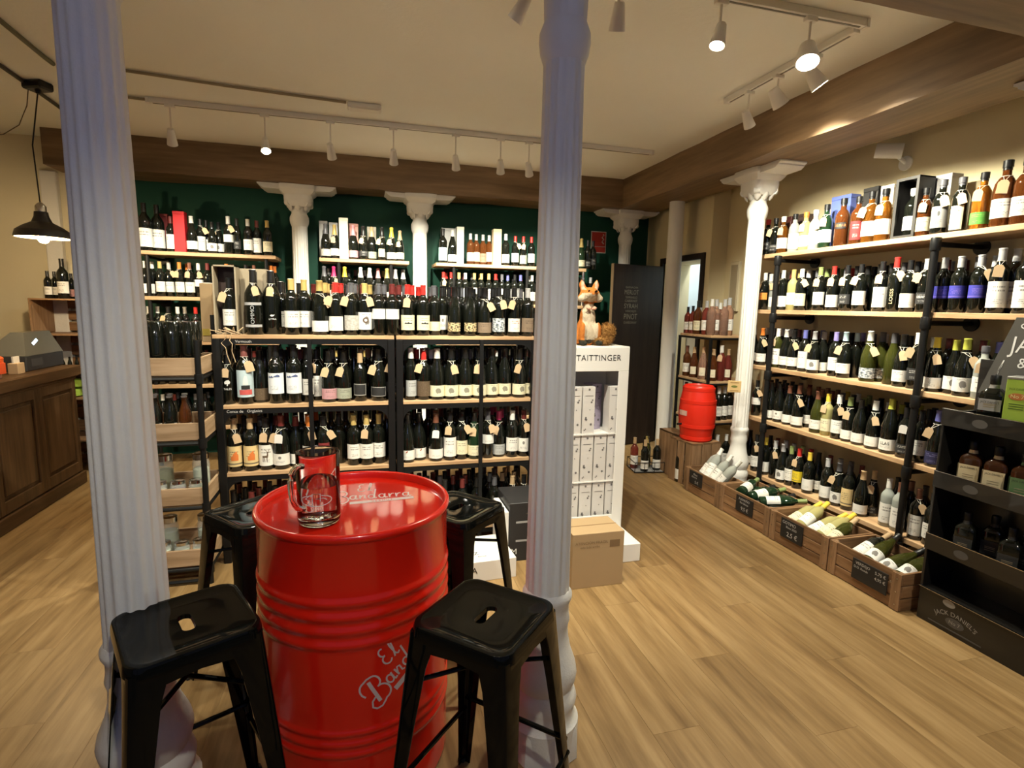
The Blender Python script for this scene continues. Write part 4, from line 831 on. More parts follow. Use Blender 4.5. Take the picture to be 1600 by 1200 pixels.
row_x([(509, 'chp', 'k', 'G', 'G', 0), (523, 'chp', 'k', 'y', 'W', 1), (552, 'chp', 'k', 'p', 'P', 0), (568, 'chp', 'k', 'k', 'KS', 1), (581, 'chp', 'k', 'e', 'GG', 0), (597, 'chp', 'k', 'k', 'SC', 1), (612, 'chp', 'k', 'Y', 'WL', 1), (625, 'chp', 'k', 'e', 'C', 1, {'s': .93})],
      YB+.06, BZ[0], "the back middle rack's top shelf", GB, 0)
row_x([(692, 'bdx', 'k', 'k', 'LB', 0, {'s': 1.1}), (707, 'bur', 'k', 'w', 'WL', 0, {'s': 1.1}), (735, 'bdx', 'b', 's', 'G', 0), (744, 'bdx', 'b', 's', 'C', 0), (754.5, 'bdx', 'b', 's', 'BR', 0), (764, 'bdx', 'b', 'w', 'W', 0), (790, 'bdx', 'k', 'w', 'WL', 0, {'s': 1.05}), (805, 'bdx', 'k', 'r', 'W', 1), (817.5, 'bdx', 'k', 'r', 'GG', 1), (830, 'bdx', 'k', 'r', 'W', 0), (908, 'chp', 'g', 'y', 'C', 0), (918, 'bdx', 'k', 'k', 'D', 0), (926, 'bdx', 'k', 'k', 'KS', 0)],
      YB+.06, BZ[0], "the back right rack's top shelf", GB, 0)
row_x([(228, 'bdx', 'k', 'w', 'WL', 0), (239, 'bdx', 'k', 'w', 'WL', 0), (251, 'bdx', 'k', 'y', 'W', 0), (265, 'bdx', 'k', 's', 'W', 1), (281.5, 'bdx', 'k', 'o', 'W', 1), (297, 'bdx', 'k', 'n', 'W', 1), (311, 'bdx', 'k', 'w', 'WH', 1), (325, 'bdx', 'k', 'd', 'W', 0), (355, 'bdx', 'k', 'o', None, 0), (363, 'bdx', 'k', 'o', None, 0), (385, 'bdx', 'k', 'k', None, 0), (398, 'bdx', 'k', 'n', None, 0), (424, 'bdx', 'k', 'o', None, 0), (430, 'bdx', 'k', 'o', None, 0, {'dy': .08})],
      YB+.06, BZ[1], "the back left rack's second shelf", GB, 1)
row_x([(507, 'chp', 'k', 'G', None, 0), (522, 'chp', 'k', 'm', 'W', 1), (539, 'chp', 'k', 'Y', None, 0), (564, 'chp', 'k', 'w', None, 0), (578, 'chp', 'k', 'w', None, 0), (591, 'chp', 'k', 'p', 'C', 0), (605, 'chp', 'k', 'y', 'C', 0), (618, 'chp', 'k', 's', None, 0), (630, 'chp', 'k', 's', 'W', 0)],
      YB+.06, BZ[1], "the back middle rack's second shelf", GB, 2)
row_x([(693, 'bdx', 'k', 'r', 'W', 1), (705, 'bdx', 'k', 'r', 'W', 0), (717, 'bdx', 'k', 'y', 'WT', 0), (727, 'bdx', 'k', 'w', 'WT', 0), (741, 'bdx', 'k', 'y', 'WH', 0), (752, 'bdx', 'k', 'y', 'W', 0), (763.5, 'bdx', 'k', 'y', 'WT', 0), (774, 'bdx', 'k', 'r', 'WH', 0), (784, 'bdx', 'k', 'G', 'WH', 0), (793, 'bdx', 'k', 'b', 'WH', 0), (804, 'bdx', 'k', 'k', None, 0), (813, 'bdx', 'k', 'b', 'W', 0), (831, 'bdx', 'k', 's', 'W', 0), (908, 'bdx', 'k', 'k', None, 0), (922, 'bdx', 'k', 's', None, 0)],
      YB+.06, BZ[1], "the back right rack's second shelf", GB, 1)
row_x([(234, 'bdx', 'k', 'w', 'W', 1), (248, 'bdx', 'k', 'w', 'WH', 0), (264, 'bdx', 'k', 'k', 'W', 1), (279, 'bdx', 'k', 'w', None, 0), (290, 'bdx', 'k', 'w', None, 0), (307, 'bdx', 'k', 'r', 'WH', 0)],
      YB+.06, BZ[2], "the back left rack's third shelf", GB, 1)
def box_x(label, px0, px1, Y, z, h, mat, dep=.085):
    a, b = X_of(px0, Y, z+h/2), X_of(px1, Y, z+h/2); t = thing('gift_box', label, 'gift box', ((a+b)/2, Y, z), 0, 'gift boxes on the back racks'); q_ = (b-a)/2
    MB().box(-q_, q_, 0, dep, 0, h*.93, .002).build('body', mat, t); MB().box(-q_-.001, q_+.001, -.001, dep+.001, h*.93, h, .002).build('lid', mat, t); return t
box_x('bright red gift box on the back left rack', 271, 289, YB+.02, BZ[0], .345, P('box_red', (.50, .012, .018), .5))
box_x('dull red gift box behind the two largest bottles, back left rack', 251, 263, YB+.20, BZ[0], .34, P('box_dullred', (.18, .02, .02), .5))
box_x('silver grey gift box, leftmost on the back middle rack', 499, 512, YB+.20, BZ[0], .36, P('box_silver', (.42, .43, .43), .4))
box_x('second silver grey gift box on the back middle rack', 514.5, 528, YB+.20, BZ[0], .35, P('box_silver', (.42, .43, .43), .4))
box_x('white floral gift box in front on the back middle rack', 530, 544, YB+.03, BZ[0], .375, P('box_floral', (.66, .62, .50), .5))
box_x('salmon pink gift box on the back middle rack', 545, 560, YB+.20, BZ[0], .35, P('box_salmon', (.62, .30, .24), .5))
box_x('beige gift box behind a champagne bottle, back middle rack', 574, 588, YB+.20, BZ[0], .33, P('box_sand', (.45, .42, .33), .5))
box_x('mottled silver gift box at the left of the back right rack', 690, 712, YB+.20, BZ[0], .36, P('box_silver', (.42, .43, .43), .4))
box_x('pale gift box with leaf print on the back right rack', 714, 725, YB+.05, BZ[0], .36, P('box_leaf', (.50, .50, .42), .5))
box_x('plain light wooden gift box on the back right rack', 771, 783.5, YB+.03, BZ[0], .355, P('box_pine', (.60, .48, .30), .6))
for a, b, rows in ((-1.85, -.80, (3, 4)), (-.35, .39, (2, 3, 4)), (.73, 2.2, (2, 3, 4))):
    for i in rows:
        for j in range(2):
            for q in range(int((b-a)/.086)+1): STUFF.append((a+q*.086+RB.uniform(-.006, .006), YB+.07+.1*j, BZ[i], RB.choice(('bdx', 'bur')), 'k', RB.choice('kkwdsyGn')))
# ------------------------------------------------------------------ everything standing behind the front rows, one mesh
sb = bpy.data.meshes.new('bottles_behind'); V, F, MI = [], [], []; slots = [GL['k'][1], GL['g'][1]]+list(CAPM.values()); ck = {c: i+2 for i, c in enumerate(CAPM)}
gp = {}
for (x, y, z, k, gl, cap) in STUFF:
    if not clear(x, y, z, .034): continue
    for prof, mi in ((PROF[k], 0 if gl == 'k' else 1), ([(r_at(k, CAPZ[k])+.0009, CAPZ[k])]+[(r+.0009, q) for r, q in PROF[k] if q > CAPZ[k]], ck.get(cap, ck['k']))):
        key = (k, mi > 1)
        if key not in gp: gp[key] = MB().lathe(prof, 12)
        b = gp[key]; n = len(V); V += [(p[0]+x, p[1]+y, p[2]+z) for p in b.v]; F += [tuple(i+n for i in f) for f in b.f]; MI += [mi]*len(b.f)
sb.from_pydata(V, [], F); sb.update()
for mt in slots: sb.materials.append(mt)
sb.polygons.foreach_set('material_index', MI); sb.polygons.foreach_set('use_smooth', [True]*len(F)); sb.set_sharp_from_angle(angle=.9)
so = bpy.data.objects.new('bottles_behind', sb); COL.objects.link(so); so['kind'] = 'stuff'; tag(so, 'dark bottles standing in the rear rows behind the front ones on the shelves', 'bottles')
# ================================================================== RED DRUM
DX, DY_ = -.037, 1.745; DR = .292
drum = thing('oil_drum', 'tall glossy red metal drum used as a bar table', 'drum', (DX, DY_, 0))
pr = [(DR-.006, 0), (DR, .006), (DR, .02)]
def ridges(z0, n, pitch, amp):
    out = []
    for i in range(n*8+1):
        z = z0+pitch*i/8; out.append((DR+amp*.5*(1-math.cos(2*PI*i/8)), z))
    return out
pr += [(DR, .19)]+ridges(.20, 3, .034, .0055)+[(DR, .33), (DR, .525)]+ridges(.535, 4, .042, .0065)+[(DR, .73), (DR, .85), (DR+.004, .858)]
MB().lathe(pr, 96, caps=False).build('shell', M_RED, drum, 50)
ring = MB().lathe([(DR+.004, .857), (DR+.008, .864), (DR+.008, .874), (DR+.003, .880), (DR-.004, .880), (DR-.008, .874), (DR-.010, .862), (DR-.012, .8555)], 96, caps=False); ring.build('rim', M_RED, drum, 60)
MB().lathe([(DR-.010, .8545), (DR-.012, .857), (DR-.05, .8555), (.001, .8555)], 96, caps=False).build('lid', P('lid_red', (.58, .015, .006), .07, coat=.4), drum, 30)
MB().lathe([(DR-.02, .004), (.001, .004)], 48, caps=False).build('bottom', M_RED, drum)
M_LOGO = P('drum_white', (.62, .50, .48), .4)
def arc(cx, cy, rx, ry, a0, a1, n=14): return [(cx+rx*math.cos(math.radians(a0+(a1-a0)*i/n)), cy+ry*math.sin(math.radians(a0+(a1-a0)*i/n))) for i in range(n+1)]
def script_logo():
    """hand-drawn brush lettering: El / Bandarra over a bar; units: x 0..1, z about 0..0.6"""
    S = []
    S.append((arc(.37, .45, .035, .042, 60, 270, 10)+arc(.365, .36, .042, .048, 90, 330, 10), .015))       # E
    S.append(([(.43, .32), (.46, .40), (.48, .50), (.465, .525), (.45, .45), (.45, .345), (.47, .32), (.49, .335)], .016))   # l
    S.append(([(.115, .31), (.105, .24), (.095, .15), (.085, .07)], .034))                                    # B stem
    S.append((arc(.075, .25, .075, .085, 215, 90, 8)+[(.12, .345)]+arc(.15, .275, .055, .065, 75, -90, 9)+arc(.155, .13, .07, .082, 85, -100, 12)+[(.12, .035), (.07, .015), (.02, .03), (.0, .07), (.03, .12), (.08, .14)], .017))
    def a_(x): S.append((arc(x+.035, .175, .032, .045, 50, 400, 14), .017)); S.append(([(x+.07, .225), (x+.062, .16), (x+.075, .128), (x+.095, .14)], .018))
    def n_(x): S.append(([(x, .22), (x+.005, .13)], .018)); S.append(([(x+.005, .16), (x+.03, .215), (x+.055, .205), (x+.052, .14), (x+.075, .13)], .016))
    def r_(x): S.append(([(x, .22), (x+.005, .13)], .018)); S.append(([(x+.005, .165), (x+.03, .215), (x+.055, .215)], .017))
    def d_(x): S.append((arc(x+.035, .175, .032, .045, 50, 400, 14), .017)); S.append(([(x+.085, .36), (x+.068, .2), (x+.07, .135), (x+.095, .14)], .018))
    a_(.235); n_(.345); d_(.435); a_(.55); r_(.665); r_(.74); a_(.815)
    bar = [(.24, .075), (.93, .115)]
    return S, bar
def draw_logo(name, fn, parent):
    S, bar = script_logo(); b = MB()
    def dense(p):
        out = []
        for i in range(len(p)-1):
            for j in range(2): out.append((p[i][0]+(p[i+1][0]-p[i][0])*j/2, p[i][1]+(p[i+1][1]-p[i][1])*j/2))
        return out+[p[-1]]
    for k, (pts, w_) in enumerate(S): b.ribbon(dense(pts), w_, .002+.0012*(k % 3))
    n = 24; pts = [(bar[0][0]+(bar[1][0]-bar[0][0])*i/n, bar[0][1]+(bar[1][1]-bar[0][1])*i/n-.03) for i in range(n+1)]
    b.ribbon(pts, .055, .002)
    b.xf(fn); b.build(name, M_LOGO, parent, 0)
    t = text_mb('VERMUT', .05, 0, 'CENTER', 1.5); t.xf(lambda p: fn(Vector((.585+p.x*.9, -.0075, .064+p.y+(p.x)*.058)))); t.build(name+'_text', M_RED, parent, 0)
# on the lid, reading away from the viewer (top of the letters towards the back)
LW = .30
def lid_fn(p): return Vector((-.055+(p.x-.5)*LW+.115, .085+(p.z-.2)*LW*1.35, .8557-p.y*.02+.0003))
draw_logo('lid_logo', lid_fn, drum)
# on the side, climbing to the right
def side_fn(p):
    s = .31; x, z = p.x*s, p.z*s; a = .60; xx, zz_ = x*math.cos(a)-z*math.sin(a), x*math.sin(a)+z*math.cos(a)
    th = math.radians(-79)+(xx)/DR; r = DR+.0012-p.y*.05; return Vector((r*math.cos(th), r*math.sin(th), .338+zz_))
draw_logo('side_logo', side_fn, drum)
# ================================================================== JUG OF WATER
jq = atz(497, 826, .856); jx, jy = jq.x, jq.y+.055
jug = thing('glass_jug', 'clear glass jug half full of water on the red drum', 'jug', (jx, jy, .856))
R_ = .061
MB().lathe([(.001, 0), (R_-.012, 0), (R_-.004, .004), (R_, .014), (R_, .205), (R_+.001, .214), (R_-.002, .216), (R_-.004, .212), (R_-.004, .03), (R_-.010, .022), (.001, .021)], 48, caps=False).build('glass', M_GLASS, jug, 50)
MB().lathe([(.001, .0215), (R_-.0105, .0225), (R_-.0045, .031), (R_-.0045, .118), (.001, .118)], 48, caps=False).build('water', P('water', (.97, .98, .97), .0, trans=1, ior=1.33), jug, 50)
ha = math.radians(232)
hp = [(R_*.98, .185), (R_+.025, .192), (R_+.045, .175), (R_+.047, .14), (R_+.042, .10), (R_+.025, .065), (R_*.98, .06)]
hp = [(hp[i][0]*(1-q)+hp[i+1][0]*q, hp[i][1]*(1-q)+hp[i+1][1]*q) for i in range(len(hp)-1) for q in (0, .5)]+[hp[-1]]
for _ in range(2): hp = [hp[0]]+[((hp[i-1][0]+2*hp[i][0]+hp[i+1][0])/4, (hp[i-1][1]+2*hp[i][1]+hp[i+1][1])/4) for i in range(1, len(hp)-1)]+[hp[-1]]
MB().tube([(r*math.cos(ha), r*math.sin(ha), z) for r, z in hp], .0085, 12).build('handle', M_GLASS, jug)
et = MB(); fn = lambda pts, w_: et.ribbon(pts, w_, .0)
fn(arc(.0, .085, .045, .016, 100, 430, 24), .0022); fn([(-.01, .07), (-.01, .105), (.012, .105), (.012, .082)], .0025); fn([(-.018, .10), (-.03, .09), (-.016, .085), (-.022, .074)], .003); fn([(.0, .09), (.02, .092), (.03, .086)], .0022)
fn(arc(-.02, .062, .014, .010, 0, 360, 14), .0015)
et.xf(lambda p: Vector(((R_+.0004)*math.cos(-PI/2-.05+p.x/R_), (R_+.0004)*math.sin(-PI/2-.05+p.x/R_), p.z))); et.build('etched_logo', P('etch', (.75, .72, .68), .8), jug, 0)
# ================================================================== STOOLS
def stool(label, x, y, rz, H=.69):
    t = thing('metal_stool', label, 'stool', (x, y, 0), rz, 'black metal bar stools'); hs = .148; N = 64
    def sqr(h, z, rc=.045):
        out = []; c = h-rc
        for q, (sx, sy) in enumerate(((1, 1), (-1, 1), (-1, -1), (1, -1))):
            for i in range(N//4):
                a = q*PI/2 + (i+.5)/(N//4)*PI/2; out.append((sx*c+rc*math.cos(a), sy*c+rc*math.sin(a), z))
        return out
    def slot(hx, hy, z):
        out = []; c = hx-hy
        for i in range(N):
            a = (i+.5)/N*2*PI; s_ = 1 if math.cos(a) > 0 else -1; out.append((s_*c+hy*math.cos(a), hy*math.sin(a), z))
        return out
    rings = [slot(.043, .0150, H-.016), slot(.043, .0150, H-.0045), slot(.044, .0160, H-.0035), slot(.048, .020, H-.0032), sqr(hs*.62, H-.003, .05), sqr(hs*.84, H-.0025, .05), sqr(hs*.90, H+.0005), sqr(hs*.945, H+.002), sqr(hs*.985, H), sqr(hs, H-.008), sqr(hs+.002, H-.026), sqr(hs-.001, H-.026), sqr(hs*.95, H-.012), slot(.048, .020, H-.008), slot(.0435, .0155, H-.016)]
    b = MB()
    for r in rings: b.v += r
    for k in range(len(rings)-1):
        for i in range(N): j = (i+1) % N; b.f.append((k*N+i, (k+1)*N+i, (k+1)*N+j, k*N+j))
    b.xf(lambda p: p)
    o = b.build('seat', M_GLOSSBLK, t, 40)
    ap = MB()                                                # apron: four sheet sides below the seat
    for q in range(4):
        Mx = Matrix.Rotation(q*PI/2, 4, 'Z'); pts = [(-.12, H-.012), (.12, H-.012), (.125, H-.075), (.085, H-.060), (.0, H-.052), (-.085, H-.060), (-.125, H-.075)]
        vs = [Mx @ Vector((x_, -hs+.004-(H-.012-z_)*.06, z_)) for x_, z_ in pts]+[Mx @ Vector((x_, -hs+.007-(H-.012-z_)*.06, z_)) for x_, z_ in pts]
        n = len(pts); ap.add(vs, [tuple(range(n))[::-1], tuple(range(n, 2*n))]+[(i, (i+1) % n, n+(i+1) % n, n+i) for i in range(n)])
    ap.build('apron', M_GLOSSBLK, t, 30)
    def cx(z): return (hs-.004) + (H-.02-z)*.085             # corner position along each axis
    for sx, sy in ((1, 1), (-1, 1), (-1, -1), (1, -1)):
        L = MB(); zs = [H-.018, H-.10, H-.25, H-.45, .03, .0]; ws = [.085, .066, .054, .042, .030, .028]
        for z, w_ in zip(zs, ws):
            c = cx(z); e = .012; th = .0035
            outp = [(c-w_, c), (c-e, c), (c-e*.3, c-e*.3), (c, c-e), (c, c-w_)]
            inp = [(c-th, c-w_), (c-th, c-e), (c-e*.3-th, c-e*.3-th), (c-e, c-th), (c-w_, c-th)]
            L.v += [(sx*px_, sy*py_, z) for px_, py_ in outp+inp]
        n = 10
        for k in range(len(zs)-1):
            for i in range(n): j = (i+1) % n; f = (k*n+i, k*n+j, (k+1)*n+j, (k+1)*n+i); L.f.append(f if sx*sy > 0 else f[::-1])
        L.f += [tuple(range(n)), tuple((len(zs)-1)*n+i for i in range(n))[::-1]]
        lg = L.build('leg', M_GLOSSBLK, t, 25)
        c0 = cx(.006); MB().box(sx*c0-.016, sx*c0+.006, sy*c0-.012, sy*c0+.012, 0, .012, .003).build('foot_pad', P('rubber', (.02, .02, .02), .8), lg)
    zz_ = .24; c = cx(zz_)-.006
    for q, z in ((0, .22), (1, .26), (2, .22), (3, .26)):
        c = cx(z)-.004; a = Matrix.Rotation(q*PI/2, 4, 'Z'); MB().tube([a @ Vector((-c, -c, z)), a @ Vector((c, -c, z))], .0075, 8).build('foot_rail', M_GLOSSBLK, t)
    for q in (0, 1):
        z = H-.165; c = cx(z)-.006; a = Matrix.Rotation(q*PI/2, 4, 'Z')
        MB().tube([a @ Vector((-c, -c, z-.0)), a @ Vector((0, 0, z+.012+.012*q)), a @ Vector((c, c, z-.0))], .0065, 8).build('cross_brace', M_GLOSSBLK, t)
    return t
stool('glossy black metal stool in the left foreground before the column', -.450, 1.452, math.radians(116.5))
stool('glossy black metal stool in the right foreground before the middle column', .300, 1.312, math.radians(46))
stool('black metal stool behind the drum on its right, beside white box', .352, 2.10, math.radians(43))
stool('black metal stool mostly hidden behind the drum on its left', -.415, 2.22, math.radians(40))
# ================================================================== BOXES ON THE FLOOR
cb = thing('cardboard_box', 'closed brown cardboard box before the white display stand', 'box', (1.20, 2.545, 0))
MB().box(-.15, .15, 0, .215, 0, .308, .002).build('carton', M_CARD, cb)
MB().box(-.149, .149, .104, .112, .3075, .309).build('flap_seam', P('card_dark', (.25, .15, .07), .8), cb, 0)
for (x, z, s, tx) in ((-.02, .255, .022, 'ATENCION FRAGIL'), (-.03, .232, .018, 'este lado arriba')): text_on('print', tx, s, P('card_ink', (.20, .125, .06), .8), cb, (x-.02, -.0006, z), (1, 0, 0), (0, 0, 1))
MB().box(.065, .125, -.0006, 0, .222, .262).build('print', P('card_ink', (.20, .125, .06), .8), cb, 0)
wb = thing('white_box', 'white flat carton with black letters on the floor under the rear stool', 'box', (.60, 2.74, 0), .05)
MB().box(-.22, .20, 0, .33, 0, .115, .002).build('carton', M_BOXWHITE, wb)
text_on('print', 'EZ', .05, M_INK, wb, (-.02, .10, .1152), (1, 0, 0), (0, 1, 0)); text_on('print', 'RIOJA', .02, M_INK, wb, (.02, .06, .1152), (1, 0, 0), (0, 1, 0)); text_on('print', 'A', .05, M_INK, wb, (-.04, -.0006, .065), (1, 0, 0), (0, 0, 1))
wb2 = thing('white_box', 'white carton standing on edge beside the black crate of bottles', 'box', (.80, 2.93, 0))
MB().box(-.035, .0, 0, .25, 0, .31, .002).build('carton', M_BOXWHITE, wb2)
bc = thing('black_carton', 'black printed carton between white box and middle column', 'box', (.935, 2.93, 0))
MB().box(-.13, .14, 0, .3, 0, .36, .003).build('carton', P('carton_black', (.022, .021, .022), .5), bc)
for z in (.12, .235): MB().box(-.09, .09, -.001, 0, z, z+.012).build('print', M_GREY, bc, 0)
MB().prism([(-.06, 0), (.06, 0), (0, .035)], 0, .001, Matrix.Translation((.03, 0, .29)) @ Matrix.Rotation(PI/2, 4, 'X')).build('print', P('tan_print', (.16, .11, .07), .6), bc, 0)
text_on('print', 'M', .05, M_PWHITE, bc, (-.10, -.001, .06), (1, 0, 0), (0, 0, 1))
# ================================================================== WHITE CHAMPAGNE STAND
st = thing('display_stand', 'white card display stand lettered in black, fox sitting on top', 'display stand', (1.08, 3.0, 0)); SW = .48; SH = 1.275
MB().box(-.02, SW+.02, -.23, .06, 0, .112, .003).build('plinth', M_BOXWHITE, st)
s_ = MB(); s_.box(0, .012, 0, .30, .112, SH); s_.box(SW-.012, SW, 0, .30, .112, SH); s_.box(0, SW, .29, .30, .112, SH); s_.build('side_panels', M_BOXWHITE, st, 0)
MB().box(0, SW, -.004, .30, SH-.012, SH, .002).build('top_panel', M_BOXWHITE, st)
MB().box(0, SW, -.006, .0, 1.125, SH-.006, .002).build('header', M_BOXWHITE, st)
MB().box(.0, .055, -.006, 0, .112, 1.125, .002).build('front_edge', M_BOXWHITE, st); MB().box(SW-.068, SW, -.006, 0, .112, 1.125, .002).build('front_edge', M_BOXWHITE, st)
MB().box(.055, SW-.068, -.006, 0, .112, .215, .002).build('lip', M_BOXWHITE, st)
MB().box(.012, SW-.012, .01, .29, .115, .125).build('shelf', M_BOXWHITE, st, 0); MB().box(.012, SW-.012, .01, .29, .425, .433).build('shelf', M_BOXWHITE, st, 0); MB().box(.012, SW-.012, .01, .29, .728, .736).build('shelf', M_BOXWHITE, st, 0)
text_on('lettering', 'TAITTINGER', .050, M_INK, st, (X_of(935, 3.0, 1.19)-1.08, -.007, 1.205), (1, 0, 0), (0, 0, 1), space=1.08, sx=.98)
M_DOT = P('bubble_print', (.16, .15, .15), .4); M_BOXP = P('gift_pale', (.66, .63, .60), .5)
dots = MB(); RD = random.Random(11)
for (u, v, r) in ((.5, .92, .007), (.82, .70, .005), (.74, .66, .006), (.25, .34, .006), (.20, .31, .0045), (.30, .30, .007), (.75, .20, .007), (.15, .08, .004), (.25, .10, .004), (.6, .5, .003)):
    Q = Matrix.Translation(((u-.5)*.07, -.0435, v*.30)) @ Matrix.Rotation(PI/2, 4, 'X'); dots.lathe([(r, 0), (r, .0008)], 8, Q)
dots.box(-.026, .026, -.0442, -.0434, .236, .2385); dm = dots.mesh('bubble_print', 0)
gm = MB().box(-.0395, .0395, -.043, .043, 0, .290, .001).mesh('carton', 0); gl_ = MB().box(-.040, .040, -.0435, .0435, .270, .2925, .001).mesh('lid', 0)
ti = ['top', 'middle', 'lower']
for ti_, zb in enumerate((.736, .433, .126)):
    for k in range(5):
        x = 1.08+.06+k*.0875; y = 3.06
        if x > 1.08+SW-.05: continue
        if ti_ == 0 and k == 3: continue
        t = thing('gift_carton', f'pale bubble-printed gift carton, {ORD[k]} from left on the {ti[ti_]} tier of the white stand', 'gift box', (x, y, zb), 0, 'gift cartons in the white stand')
        obj('carton', gm, M_BOXP, t); obj('lid', gl_, M_BOXP, t); obj('bubble_print', dm, M_DOT, t)
x = 1.08+.06+3*.0875
lt_ = thing('gift_carton', 'lilac gift carton set back in the gap of the white stand', 'gift box', (x+.0, 3.17, .736), .35)
obj('carton', gm, M_LILAC, lt_); obj('lid', gl_, M_LILAC, lt_); obj('bubble_print', dm, M_DOT, lt_)
text_on('lettering', 'TAITTINGER', .030, P('plum_print', (.20, .10, .16), .5), lt_, (.0403, -.0, .15), (0, 0, 1), (0, -1, 0), sx=1.15)
# ================================================================== PLUSH FOX
fx0 = X_of(920, 3.09, 1.3)
fox = thing('plush_fox', 'orange plush fox with bushy brown tail sitting on the white stand', 'plush toy', (fx0, 3.12, SH), 0)
def blob_mesh(name, blobs, voxel=.008, smooth_it=6):
    b = MB()
    for (c, r, rot) in blobs:
        s = MB(); n = 12; s.lathe([(math.sin(PI*i/n)*1.0 if 0 < i < n else .02, -math.cos(PI*i/n)) for i in range(n+1)], 18)
        M_ = Matrix.Translation(c) @ Euler(rot).to_matrix().to_4x4() @ Matrix.Diagonal((*r, 1)); b.add([M_ @ Vector(p) for p in s.v], s.f)
    me = b.mesh('tmp', 0); o = bpy.data.objects.new('tmp', me); COL.objects.link(o)
    m1 = o.modifiers.new('r', 'REMESH'); m1.mode = 'VOXEL'; m1.voxel_size = voxel; m2 = o.modifiers.new('s', 'SMOOTH'); m2.factor = .6; m2.iterations = smooth_it
    dg = bpy.context.evaluated_depsgraph_get(); out = bpy.data.meshes.new_from_object(o.evaluated_get(dg)); bpy.data.objects.remove(o); out.name = name
    out.polygons.foreach_set('use_smooth', [True]*len(out.polygons)); return out
FB = [((0, .01, .085), (.068, .062, .10), (0, 0, 0)), ((0, .005, .17), (.050, .048, .075), (0, 0, 0)), ((.0, -.005, .235), (.034, .034, .04), (0, 0, 0)),
      ((0, -.015, .305), (.066, .055, .046), (-.25, 0, 0)), ((0, -.065, .305), (.030, .045, .024), (-.45, 0, 0)), ((-.05, -.02, .285), (.035, .03, .026), (0, 0, .4)), ((.05, -.02, .285), (.035, .03, .026), (0, 0, -.4)),
      ((-.042, .0, .355), (.022, .012, .040), (0, -.3, 0)), ((.042, .0, .355), (.022, .012, .040), (0, .3, 0)), ((-.045, .0, .38), (.010, .007, .022), (0, -.3, 0)), ((.045, .0, .38), (.010, .007, .022), (0, .3, 0)),
      ((-.052, -.045, .075), (.022, .024, .07), (.12, 0, 0)), ((.048, -.045, .075), (.022, .024, .07), (.12, 0, 0)), ((-.05, -.065, .018), (.024, .036, .018), (0, 0, 0)), ((.05, -.065, .018), (.024, .036, .018), (0, 0, 0)),
      ((-.062, .03, .05), (.036, .055, .05), (0, 0, 0)), ((.062, .03, .05), (.036, .055, .05), (0, 0, 0))]
fm = blob_mesh('body', FB, .007, 5); ca = fm.color_attributes.new('fur', 'FLOAT_COLOR', 'POINT')
for i, v in enumerate(fm.vertices):
    p = v.co; c = (.66, .23, .05)
    if p.y < .0 and abs(p.x) < .042 and .03 < p.z < .25: c = (.72, .62, .46)
    if p.z > .25 and p.y < -.035 and p.z < .306 + (.010 if abs(p.x) > .02 else 0): c = (.72, .62, .46)
    if p.z > .25 and abs(p.x) > .05 and p.z < .29: c = (.72, .62, .46)
    if p.z < .035 and p.y < -.03: c = (.045, .045, .035)
    if p.z > .335 and p.y < -.004 and abs(abs(p.x)-.043) < .010: c = (.75, .52, .38)
    ca.data[i].color = (*c, 1)
MF = P('fox_fur', (.6, .2, .05), .9, spec=.1); g = NG(MF); at_ = g.n('ShaderNodeAttribute', attribute_name='fur'); nz = g.noise(g.coords((1, 1, .5)), 90, 3)
g.col(g.mix(nz, at_.outputs[0], g.mix(1.0, at_.outputs[0], (.55, .5, .45), 'MULTIPLY'))); g.bump(nz, .8, .01)
obj('body', fm, MF, fox)
tm = blob_mesh('tail', [((.075, .02, .035), (.05, .045, .035), (0, 0, 0)), ((.115, .0, .055), (.055, .045, .050), (0, .3, 0)), ((.130, -.01, .085), (.045, .04, .045), (0, 0, 0)), ((.075, -.05, .030), (.05, .035, .030), (0, 0, 0))], .009, 4)
MTL = P('tail_fur', (.33, .16, .045), .95, spec=.1); g = NG(MTL); nz = g.noise(g.coords((1, 1, 1)), 55, 4); g.col(g.ramp(nz, [(.35, (.20, .085, .02)), (.65, (.46, .25, .08))])); g.bump(nz, 1, .012)
tl = obj('tail', tm, MTL, fox)
RT = random.Random(4); fur = MB()
for me_, step, ln, lab_ in ((tm, 1, .022, 't'),):
    for v in me_.vertices:
        for _ in range(3):
            p = v.co+Vector((RT.uniform(-.004, .004), RT.uniform(-.004, .004), RT.uniform(-.004, .004))); n_ = (v.normal+Vector((RT.uniform(-.7, .7), RT.uniform(-.7, .7), RT.uniform(-.7, .5)))).normalized()
            q = n_.cross(Vector((RT.uniform(-1, 1), RT.uniform(-1, 1), RT.uniform(-1, 1)))).normalized()*.0011; l_ = ln*RT.uniform(.5, 1.2)
            fur.add([p-q, p+q, p+n_*l_], [(0, 1, 2)])
fo = fur.build('tail_hair', MTL, tl, 0); fo['kind'] = 'stuff'
for sx in (-1, 1):
    MB().lathe([(.001, -.007), (.006, -.004), (.007, 0), (.006, .004), (.001, .007)], 10, Matrix.Translation((sx*.024, -.060, .328))).build('eye', M_GLOSSBLK, fox)
MB().lathe([(.001, -.007), (.008, -.003), (.009, .002), (.001, .007)], 10, Matrix.Translation((0, -.108, .325))).build('nose', M_GLOSSBLK, fox)
bw_ = MB()
for sx in (-1, 1): bw_.lathe([(.001, -.016), (.010, -.008), (.012, .006), (.003, .018)], 10, Matrix.Translation((sx*.016, -.052, .225)) @ Matrix.Rotation(sx*PI/2.3, 4, 'Y'))
bw_.build('neck_bow', P('bow_pink', (.62, .33, .22), .8), fox)
